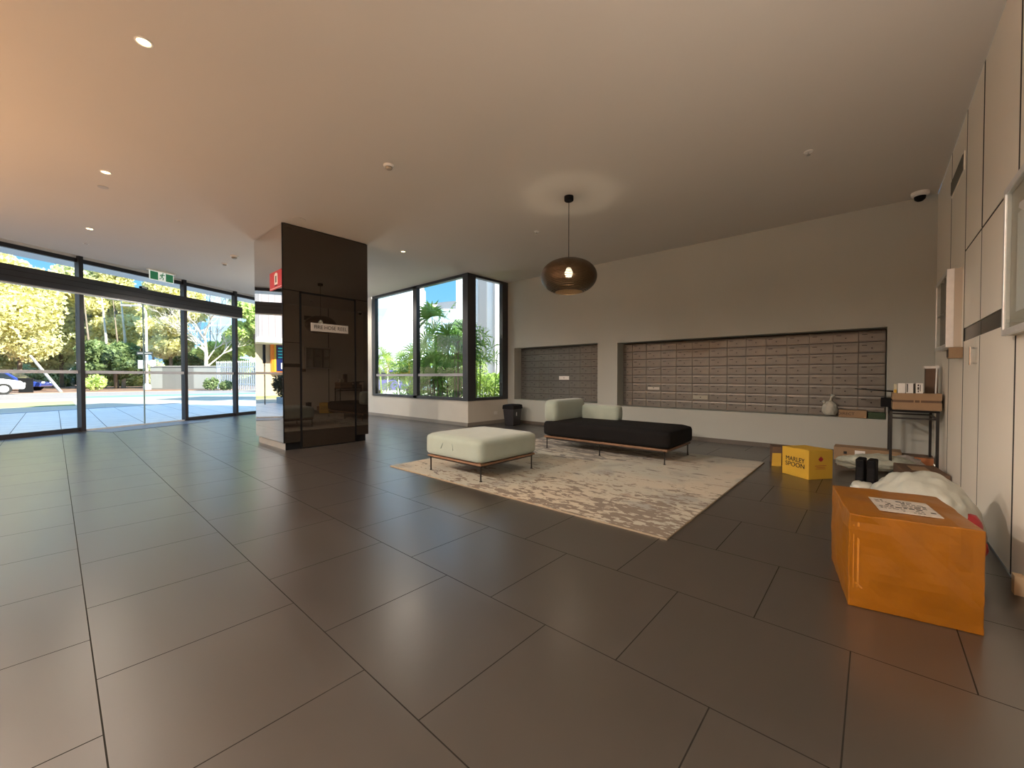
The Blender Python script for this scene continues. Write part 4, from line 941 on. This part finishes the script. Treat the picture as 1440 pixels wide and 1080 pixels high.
    shrub('shrub', 'bright low shrub on the mulch behind the first door post', 2.0, 43, -.05, .6, 1., M_leafC, 33, 500, .13)
    # cars (built along local x)
    def car(name, label, x, y, rz, paint, L=4.3, Wd=1.8, Hc=1.45, suv=False):
        c = thing(name, label, 'car', (x, y, -.045), rz); h = L/2
        z1 = .95 if suv else .82
        prof = [(-h, .35), (-h+.05, z1-.05), (-h+.7 if not suv else -h+.12, z1), (-h+1.15 if not suv else -h+.45, Hc-.03), (-h+1.6, Hc), (h-1.75, Hc-.02), (h-1.05, z1), (h-.15, z1-.18), (h, .5), (h-.05, .3), (-h+.1, .28)]
        m = MB(); m.vprism(prof, (0, -Wd/2, 0), (1, 0, 0), (0, 1, 0), Wd); m.build('body', paint, c, bevel=.06, seg=3)
        m = MB()
        for yy in (-Wd/2-.006, Wd/2-.004): m.vprism([(-h+1.05 if not suv else -h+.5, z1+.02), (-h+1.4 if not suv else -h+.6, Hc-.12), (h-1.8, Hc-.12), (h-1.3, z1+.02)], (0, yy, 0), (1, 0, 0), (0, 1, 0), .01)
        m.build('side_window', M_cargl, c)
        m = MB(); m.add([(h-1.72, -Wd*.42, Hc-.05), (h-1.72, Wd*.42, Hc-.05), (h-1.08, Wd*.46, z1+.02), (h-1.08, -Wd*.46, z1+.02), (h-1.70, -Wd*.42, Hc-.03), (h-1.70, Wd*.42, Hc-.03), (h-1.05, Wd*.46, z1+.04), (h-1.05, -Wd*.46, z1+.04)], [(0, 1, 2, 3), (7, 6, 5, 4), (0, 4, 5, 1), (1, 5, 6, 2), (2, 6, 7, 3), (3, 7, 4, 0)]); m.build('windscreen', M_cargl, c)
        for a in (-h+.85, h-.85):
            for yy in (-Wd/2+.02, Wd/2-.02):
                m = MB(); m.tube([(a, yy-.1, .32), (a, yy+.1, .32)], .32, 18); wl = m.build('wheel', M_tyre, c); m = MB(); s_ = 1 if yy > 0 else -1; m.tube([(a, yy+s_*.1, .32), (a, yy+s_*.112, .32)], .2, 14); m.build('rim', M_alu, wl)
        m = MB(); m.box(h-.03, -Wd*.42, .55, h+.01, -Wd*.22, .68); m.box(h-.03, Wd*.22, .55, h+.01, Wd*.42, .68); m.build('headlight', M_white, c)
        return c
    car('parked_car', 'white parked car cut by the left edge of the photo', -3.6, 37.9, math.radians(12), M_carw, 4.7, 1.85, 1.75, True)
    car('parked_car', 'blue parked car behind the white car at far left', -2.3, 46.5, math.radians(-20), M_carb, 4.2, 1.75, 1.4)
    car('parked_car', 'red parked car glimpsed behind the white and blue cars', -4.0, 50.5, math.radians(-15), M_carr, 4.2, 1.75, 1.65)
    m = MB(); m.box(-.3, -.3, 0, .3, .3, .85); m.box(-.33, -.33, .85, .33, .33, .95); tag(m.build('wheelie_bin', M_black, loc=(-1.2, 40.6, -.05)), 'dark wheelie bin at the roadside right of the parked cars', 'bin')
    # towers
    def bld(name, label, p, q, dep, h, mt, cat='building', roof=None):
        a = Vector(p); b = Vector(q); n = (b-a).normalized(); w = Vector((-n.y, n.x))*dep
        L = (b-a).length; t = thing(name, label, cat, (a.x, a.y, -.06), math.atan2(n.y, n.x))
        m = MB(); m.box(0, 0, 0, L, dep, h); m.build('walls', mt, t); m = MB(); m.box(-.2, -.2, h, L+.2, dep+.2, h+.5); m.build('roof_edge', roof or M_render, t); return t
    bld('glass_tower', 'slim pale blue glass tower behind the street lamp', (12.2, 122.3), (14.7, 119.2), 12, 19.2, M_tower2)
    bld('glass_tower', 'wide blue glass office tower behind the bare tree', (17.2, 101.6), (20.4, 97.8), 14, 19, M_tower)
    bld('glass_tower', 'pale glass office block beside the blue tower', (20.6, 97.6), (25.6, 91.6), 14, 17.5, M_tower2)
    bld('roof_top_building', 'distant pale building top showing in the sky gap', (-1.6, 153), (1.6, 149.3), 12, 17.8, M_render, roof=M_rgrey)
    # cream shop building mirrored in the column
    t = thing('corner_shop', 'cream shop building with ribbed upper storey seen mirrored in the column', 'building', (-2.75, 24, -.06))
    m = MB(); m.box(-16, 0, 0, 0, 12, 3.0); m.build('lower_wall', M_cream, t)
    m = MB(); m.box(-16, -1.4, 3.0, 0, 12, 5.9); m.build('upper_storey', M_clad, t, bevel=.02)
    m = MB(); m.box(-16.2, -1.5, 2.75, .1, 0, 3.0); m.build('awning', M_render, t)
    m = MB(); m.box(-16, .5, 5.9, 0, 12, 8.6); m.build('attic', M_cream, t)
    for k in range(6):
        m = MB(); m.box(-2.6-k*2.6, .44, 6.5, -.9-k*2.6, .5, 8.0); m.build('window', M_tower2, t)
    sg = thing('shop_sign', 'orange framed dark blue supermarket sign with a stylised letter A', 'sign', (-4.35, 23.93, 2.0), 0)
    m = MB(); m.box(-1.0, -.22, -.85, .72, 0, .75); m.build('orange_frame', M_orange, sg)
    m = MB(); m.box(-.9, -.26, -.72, .5, -.22, .66); m.build('navy_panel', M_navy, sg)
    m = MB(); m.box(.52, -.26, -.8, .6, -.22, .72); m.build('yellow_stripe', M_yellow, sg)
    m = MB()
    for k in range(4):
        z = .5-k*.16; m.box(.05-k*.05, -.275, z-.045, .42, -.26, z+.03)
    m.add([(.04, -.275, .6), (-.12, -.275, .6), (-.6, -.275, -.15), (-.42, -.275, -.15), (.04, -.262, .6), (-.12, -.262, .6), (-.6, -.262, -.15), (-.42, -.262, -.15)], [(0, 1, 2, 3), (7, 6, 5, 4), (0, 4, 5, 1), (1, 5, 6, 2), (2, 6, 7, 3), (3, 7, 4, 0)]); m.build('letter_a_mark', M_cyan, sg)
    text('ALDI', .46, M_white, 'lettering', sg, (-.2, -.27, -.46), (PI/2, 0, 0), .006, sx=1.05)
    t = thing('planter_bed', 'low kerbed garden bed seen mirrored in the column', 'planter', (-2.6, 15.6, -.005))
    m = MB(); m.box(-2.4, -.6, 0, 1.15, .9, .24); m.build('kerb', M_kerb, t, bevel=.02); m = MB(); m.box(-2.3, -.5, .24, 1.05, .8, .26); m.build('soil', M_soil, t)
    shrub('shrub', 'dark leafy bush growing in the mirrored garden bed', -1.5, 15.6, .25, .42, .95, M_bush, 41, 1500, .06)
    t = thing('pole_banner', 'thin pole with a narrow dark flag seen mirrored in the column', 'pole', (-.95, 16.1, -.005))
    m = MB(); m.tube([(0, 0, 0), (0, 0, 2.1)], .018, 8); m.build('pole', M_dark, t); m = MB(); m.box(-.03, -.05, 1.45, .05, .05, 2.12); m.build('flag', M_black, t, bevel=.02)
build_outdoors()

def build_garden():
    # planting outside the corner window
    m = MB(); m.prism([(WX+.16, WY+.16), (9.2, WY+.16), (9.2, 9.8), (WX+.16, 9.8)], -.06, .30); tag(m.build('garden_soil', M_soil), 'raised mulch bed outside the corner window', 'garden bed', kind='stuff')
    def palm(label, x, y, hs, seed, mt, rad=.34, fans=8, blades=11, wid=.022, name='fan_palm'):
        rng = random.Random(seed); t = thing(name, label, 'palm', (x, y, .30)); ms = MB(); V = []; F = []
        for h in hs:
            bx, by = rng.uniform(-.25, .25), rng.uniform(-.25, .25); ms.tube([(bx, by, 0), (bx*1.2, by*1.2, h*.5), (bx*1.3, by*1.3, h)], [.014, .012, .009], 6)
            for k in range(fans):
                a = rng.uniform(0, 6.28); el = rng.uniform(-.1, 1.1); z0 = h*rng.uniform(.55, 1.0) if k > 2 else h
                d = Vector((math.cos(a)*math.cos(el), math.sin(a)*math.cos(el), math.sin(el))); c = Vector((bx*1.25, by*1.25, z0)); hub = c+d*rad*.7
                ms.tube([c, hub], .004, 4, False)
                side = d.cross(Vector((0, 0, 1))).normalized(); side = Matrix.Rotation(rng.uniform(-1.4, 1.4), 3, d) @ side; up = side.cross(d).normalized()
                for j in range(blades):
                    g = (j/(blades-1)-.5)*3.6; dd = (d*math.cos(g)+side*math.sin(g)).normalized(); ln = rad*rng.uniform(.85, 1.15); wv = dd.cross(up).normalized()*wid
                    tip = hub+dd*ln-Vector((0, 0, ln*.18)); mid = hub+dd*ln*.55+up*.012; o = len(V)
                    V += [hub-wv*.3, hub+wv*.3, mid+wv, mid-wv, tip]; F += [(o, o+1, o+2, o+3), (o+3, o+2, o+4)]
        me = bpy.data.meshes.new('fronds'); me.from_pydata([tuple(v) for v in V], [], F); me.materials.append(mt); f = bpy.data.objects.new('fronds', me); COL.objects.link(f); f.parent = t
        ms.build('stems', M_palm2 if mt is M_palm2 else M_bark, t)
    palm('tall fan palm with big spiky fronds left of the corner post', 6.45, 8.0, (1.9, 2.05, 1.55), 3, M_palm, .46, 8, 13, .026)
    palm('fan palm right beside the corner window post', 6.15, 7.15, (1.6, 1.45, 1.2), 4, M_palm, .38, 9)
    palm('darker fan palm behind the middle window post', 6.9, 8.9, (1.1, 1.3, .9, 1.4), 5, M_palm, .36, 9)
    palm('low fan palm at the foot of the corner window', 6.3, 7.7, (.7, .9, .55, .8, .5), 6, M_palm, .32, 10)
    palm('low leafy fan palm behind the left window pane', 7.0, 10.2, (1.0, .8, 1.2, .7), 7, M_palm2, .34, 9)
    palm('feathery small palm at the left end of the window', 7.6, 12.4, (1.4, 1.2), 8, M_palm2, .34, 8)
    palm('bright bamboo-like palm behind the narrow return window', 6.42, 6.72, (1.55, 1.4, 1.7, 1.2), 9, M_palm2, .26, 8, 6, .014, 'bamboo_palm')
    palm('small bright bamboo-like palm low in the return window', 6.9, 7.0, (.6, .9, .7, 1.1, .5), 10, M_palm2, .26, 9, 7, .016, 'bamboo_palm')
    def hedge(label, x, y, sx, sy, h, mt, seed, n=2200, z=.3):
        rng = np.random.default_rng(seed); c = rng.uniform(size=(n, 3))*np.array([sx*2, sy*2, h])-np.array([sx, sy, 0]); a = rng.normal(size=(n, 3)); a /= np.linalg.norm(a, axis=1)[:, None]; b = np.cross(a, rng.normal(size=(n, 3))); b /= np.linalg.norm(b, axis=1)[:, None]
        sz = .075*rng.uniform(.5, 1.3, n)[:, None]; a = a*sz; b = b*sz*.4; q = np.stack([c-a, c-b, c+a, c+b], 1).reshape(-1, 3)
        me = bpy.data.meshes.new('foliage'); me.from_pydata(q.tolist(), [], [(4*i, 4*i+1, 4*i+2, 4*i+3) for i in range(n)]); me.materials.append(mt)
        t = thing('hedge', label, 'hedge', (x, y, z)); f = bpy.data.objects.new('foliage', me); COL.objects.link(f); f.parent = t
    hedge('dense dark hedge low behind the fan palms', 7.3, 8.7, .5, .9, 1.25, M_leafD, 51)
    hedge('green hedge behind the bamboo palm of the return window', 7.5, 6.9, .25, .8, .75, M_palm2, 52, 1300)
    hedge('loose green hedge behind the left window pane', 9.6, 13.6, .6, 1.0, 1.5, M_palm2, 53, 1500, -.06)
    # white buildings beyond the garden
    t = thing('white_gable_building', 'sunlit white building with a slanting edge beyond the garden', 'building', (12.75, 23.4, -.06), math.atan2(20.6-23.4, 15.1-12.75))
    m = MB(); L = 3.66
    m.add([], []); m.vprism([(.35, 0), (L-.75, 0), (L-.75, 7.9), (.62, 3.8), (.35, 3.4)], (0, 0, 0), (1, 0, 0), (0, 1, 0), 3.0); m.build('walls', M_bright, t)
    m = MB(); m.box(-1.6, -.5, 2.9, .6, 1.2, 3.15); m.build('canopy', M_rgrey, t); 
    for k in range(3):
        m = MB(); m.tube([(-1.4+k*.8, -.3, 0), (-1.4+k*.8, -.3, 2.9)], .06, 8); m.build('column', M_whitem, t)
    def bld(name, label, p, q, dep, h, mt):
        a = Vector(p); b = Vector(q); n = (b-a).normalized(); L = (b-a).length; t = thing(name, label, 'building', (a.x, a.y, -.06), math.atan2(n.y, n.x))
        m = MB(); m.box(0, 0, 0, L, dep, h); m.build('walls', mt, t); return t, L
    t, L = bld('glass_tower', 'pale blue glass tower left of the white slanting wall', (19.5, 39), (24.0, 34.5), 8, 11.2, M_tower2)
    t, L = bld('curved_glass_building', 'glass office building with curved roof edge above the palms', (30.5, 42.5), (36.5, 36.2), 8, 9.6, M_tower2)
    m = MB(); pts = [(L*k/10, 9.6+1.0*math.sin(PI*(.12+.55*k/10))) for k in range(11)]+[(L, 9.58), (0, 9.58)]; m.vprism(pts, (0, 0, 0), (1, 0, 0), (0, 1, 0), 7.0); m.build('curved_roof', M_rgrey, t)
    t, L = bld('white_pier_building', 'white rendered neighbour wall with grey pilaster right of the corner post', (9.52, 11.12), (11.9, 8.4), 3, 9, M_bright)
    m = MB(); m.box(.80, -.12, 0, 1.10, 0, 9); m.build('pilaster', M_rgrey, t); m = MB(); m.box(1.32, -.08, 0, 1.39, 0, 9); m.build('downpipe', M_rgrey, t)
    for k, (x, y, h) in enumerate(((7.75, 12.7, 1.75), (7.95, 12.35, 1.75), (7.0, 9.15, 2.55))):
        m = MB(); m.tube([(x, y, -.05), (x, y, h)], .022, 8); tag(m.build('garden_post', M_whitem), ['thin pale post behind the left window pane, left one', 'thin pale post behind the left window pane, right one', 'tall thin pale post among the fan palms'][k], 'post')
    c = thing('parked_car', 'purple-blue parked car low behind the left window pane', 'car', (12.3, 19.6, -.05), math.radians(-50))
    m = MB(); m.vprism([(-2, .3), (-1.95, .75), (-1.4, .85), (-.9, 1.4), (.7, 1.4), (1.3, .88), (1.95, .75), (2, .35)], (0, -.85, 0), (1, 0, 0), (0, 1, 0), 1.7); m.build('body', mat('lilac_car', (.20, .18, .42), .2, coat=1), c, bevel=.06, seg=3)
    m = MB(); m.vprism([(-1.25, .88), (-.85, 1.3), (.65, 1.3), (1.1, .88)], (0, -.86, 0), (1, 0, 0), (0, 1, 0), 1.72); m.build('side_window', M_cargl, c)
    for a in (-1.25, 1.25):
        for yy in (-.8, .8): m = MB(); m.tube([(a, yy-.09, .3), (a, yy+.09, .3)], .3, 16); m.build('wheel', M_tyre, c)
    # a small figure walking far outside
    p = thing('person', 'distant person in a red top and dark trousers walking outside', 'person', (15.2, 25.3, -.06), math.radians(130))
    def skin(name, V, Eg, R, mt, rootv=0):
        me = bpy.data.meshes.new(name); me.from_pydata(V, Eg, []); o = bpy.data.objects.new(name, me); COL.objects.link(o); o.parent = p; me.materials.append(mt)
        md = o.modifiers.new('skin', 'SKIN'); 
        for i, r in enumerate(R): me.skin_vertices[0].data[i].radius = (r, r)
        me.skin_vertices[0].data[rootv].use_root = True; s_ = o.modifiers.new('s', 'SUBSURF'); s_.levels = 2; s_.render_levels = 2
        return o
    V = [(0, 0, .92), (0, 0, 1.15), (0, 0, 1.38), (0, .01, 1.48), (0, .02, 1.58), (0, .02, 1.68), (-.09, 0, .88), (-.10, .12, .48), (-.10, .05, .08), (-.10, .18, .04), (.09, 0, .88), (.10, -.04, .48), (.10, -.28, .12), (.10, -.20, .03), (-.19, 0, 1.36), (-.24, -.08, 1.10), (-.22, .06, .88), (.19, 0, 1.36), (.24, .08, 1.10), (.22, .20, .90)]
    Eg = [(0, 1), (1, 2), (2, 3), (3, 4), (4, 5), (0, 6), (6, 7), (7, 8), (8, 9), (0, 10), (10, 11), (11, 12), (12, 13), (2, 14), (14, 15), (15, 16), (2, 17), (17, 18), (18, 19)]
    skin('body', V, Eg, [.13, .12, .13, .055, .09, .07, .085, .06, .045, .04, .085, .06, .045, .04, .055, .042, .035, .055, .042, .035], M_skin)
    skin('shirt', [(0, 0, .93), (0, 0, 1.15), (0, 0, 1.38), (-.19, 0, 1.36), (-.235, -.07, 1.15), (.19, 0, 1.36), (.235, .07, 1.15)], [(0, 1), (1, 2), (2, 3), (3, 4), (2, 5), (5, 6)], [.145, .135, .14, .066, .055, .066, .055], M_shirt)
    skin('trousers', [(0, 0, .93), (-.09, 0, .87), (-.10, .12, .48), (-.10, .06, .12), (.09, 0, .87), (.10, -.04, .48), (.10, -.26, .14)], [(0, 1), (1, 2), (2, 3), (0, 4), (4, 5), (5, 6)], [.145, .098, .072, .055, .098, .072, .055], M_pants)
    blob((0, -.0, 1.66), .09, .10, .095, 2, .1, 2, 3, False).build('hair', M_hair, p, smooth=True)
build_garden()

# ------------------------------------------------------------------ lights
def fill_uplighter(x, y, zl, lab, e, colr):  # uplighter added out of view to brighten the ceiling and room
    o = thing('added_uplighter', lab, 'added fill lamp', (x, y, 0))
    m = MB(); m.lathe([(.13, 0), (.13, .012), (.02, .02)], (0, 0, 0), 24); m.build('base', M_dark, o)
    m = MB(); m.tube([(0, 0, .015), (0, 0, zl-.06)], .012, 10); m.build('pole', M_dark, o)
    m = MB(); m.lathe([(.02, zl-.07), (.10, zl-.02), (.13, zl), (.125, zl), (.095, zl-.015), (.02, zl-.06)], (0, 0, 0), 24, close=True); m.build('bowl', M_alu, o)
    m = MB(); m.lathe([(.06, zl-.04), (.06, zl-.035)], (0, 0, 0), 16); m.build('diffuser', M_warm, o)
    l = bpy.data.lights.new('lamp_light', 'SPOT'); l.energy = e; l.color = colr; l.spot_size = math.radians(174); l.spot_blend = .35; l.shadow_soft_size = .06
    q = bpy.data.objects.new('lamp_light', l); COL.objects.link(q); q.parent = o; q.location = (0, 0, zl+.01); q.rotation_euler = (PI, 0, 0)
    return l
WARMC = (1, .60, .29)
fill_uplighter(-1.55, 2.0, 1.2, 'added slim dark uplighter for fill light, outside the frame at left, nearest the camera', 14, WARMC)
fill_uplighter(-1.45, 4.9, 1.3, 'added slim dark uplighter for fill light, outside the frame at left, middle one', 66, WARMC)
fill_uplighter(-1.55, 7.4, 1.3, 'added slim dark uplighter for fill light, outside the frame at left, nearest the glass', 45, (1, .66, .40))
lc = fill_uplighter(3.5, 9.0, 1.3, 'added slim dark uplighter for fill light, hidden behind the mirrored column', 60, (1, .94, .86))
lc.shadow_soft_size = .3
ring('downlight', 'added downlight for fill light, hidden behind the mirrored column', 3.7, 9.2, 280)  # added unseen lamp, brightens the sill wall and floor
fill_uplighter(1.2, -.33, 1.3, 'added slim dark uplighter for fill light, outside the frame at the cream wall', 62, (1, .88, .78))
for k, (x, y, e) in enumerate(((-1.6, 1.0, 420), (-1.6, 3.4, 760), (-1.6, 5.8, 780))):  # added unseen lamps, mainly to brighten the right wall
    ring('downlight', 'added downlight for fill light, outside the frame at left, '+('nearest the camera', 'middle one', 'farthest one')[k], x, y, e)
sun = bpy.data.lights.new('sun', 'SUN'); sun.energy = 15; sun.angle = .012; sun.color = (1, .93, .80)
so = bpy.data.objects.new('sun', sun); COL.objects.link(so)
d = Vector((-.38, .78, -.52)).normalized(); so.rotation_euler = d.to_track_quat('-Z', 'Y').to_euler(); so.location = (10, -10, 20)
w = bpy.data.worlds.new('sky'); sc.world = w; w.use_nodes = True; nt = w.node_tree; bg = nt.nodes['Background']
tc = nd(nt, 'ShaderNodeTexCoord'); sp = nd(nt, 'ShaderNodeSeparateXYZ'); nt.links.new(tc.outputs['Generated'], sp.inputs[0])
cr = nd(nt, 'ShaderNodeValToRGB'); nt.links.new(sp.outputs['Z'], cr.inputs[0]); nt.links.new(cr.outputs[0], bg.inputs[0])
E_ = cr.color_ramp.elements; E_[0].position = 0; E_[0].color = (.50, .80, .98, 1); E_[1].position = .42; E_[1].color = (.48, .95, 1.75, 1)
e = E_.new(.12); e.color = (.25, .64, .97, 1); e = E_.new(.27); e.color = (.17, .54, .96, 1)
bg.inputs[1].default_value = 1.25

# ------------------------------------------------------------------ camera
cam = bpy.data.cameras.new('camera'); co = bpy.data.objects.new('camera', cam); COL.objects.link(co); sc.camera = co
cam.sensor_width = 36; cam.lens = 36*572/1440; cam.clip_start = .05; cam.clip_end = 600
pitch = math.atan((530-540)/572); yaw = math.radians(48.384)
co.location = (0, 0, .975); co.rotation_euler = (PI/2+pitch, 0, -yaw)
sc.view_settings.view_transform = 'Standard'; sc.view_settings.look = 'None'; sc.view_settings.gamma = 1; sc.view_settings.exposure = 0; sc.view_settings.use_curve_mapping = False
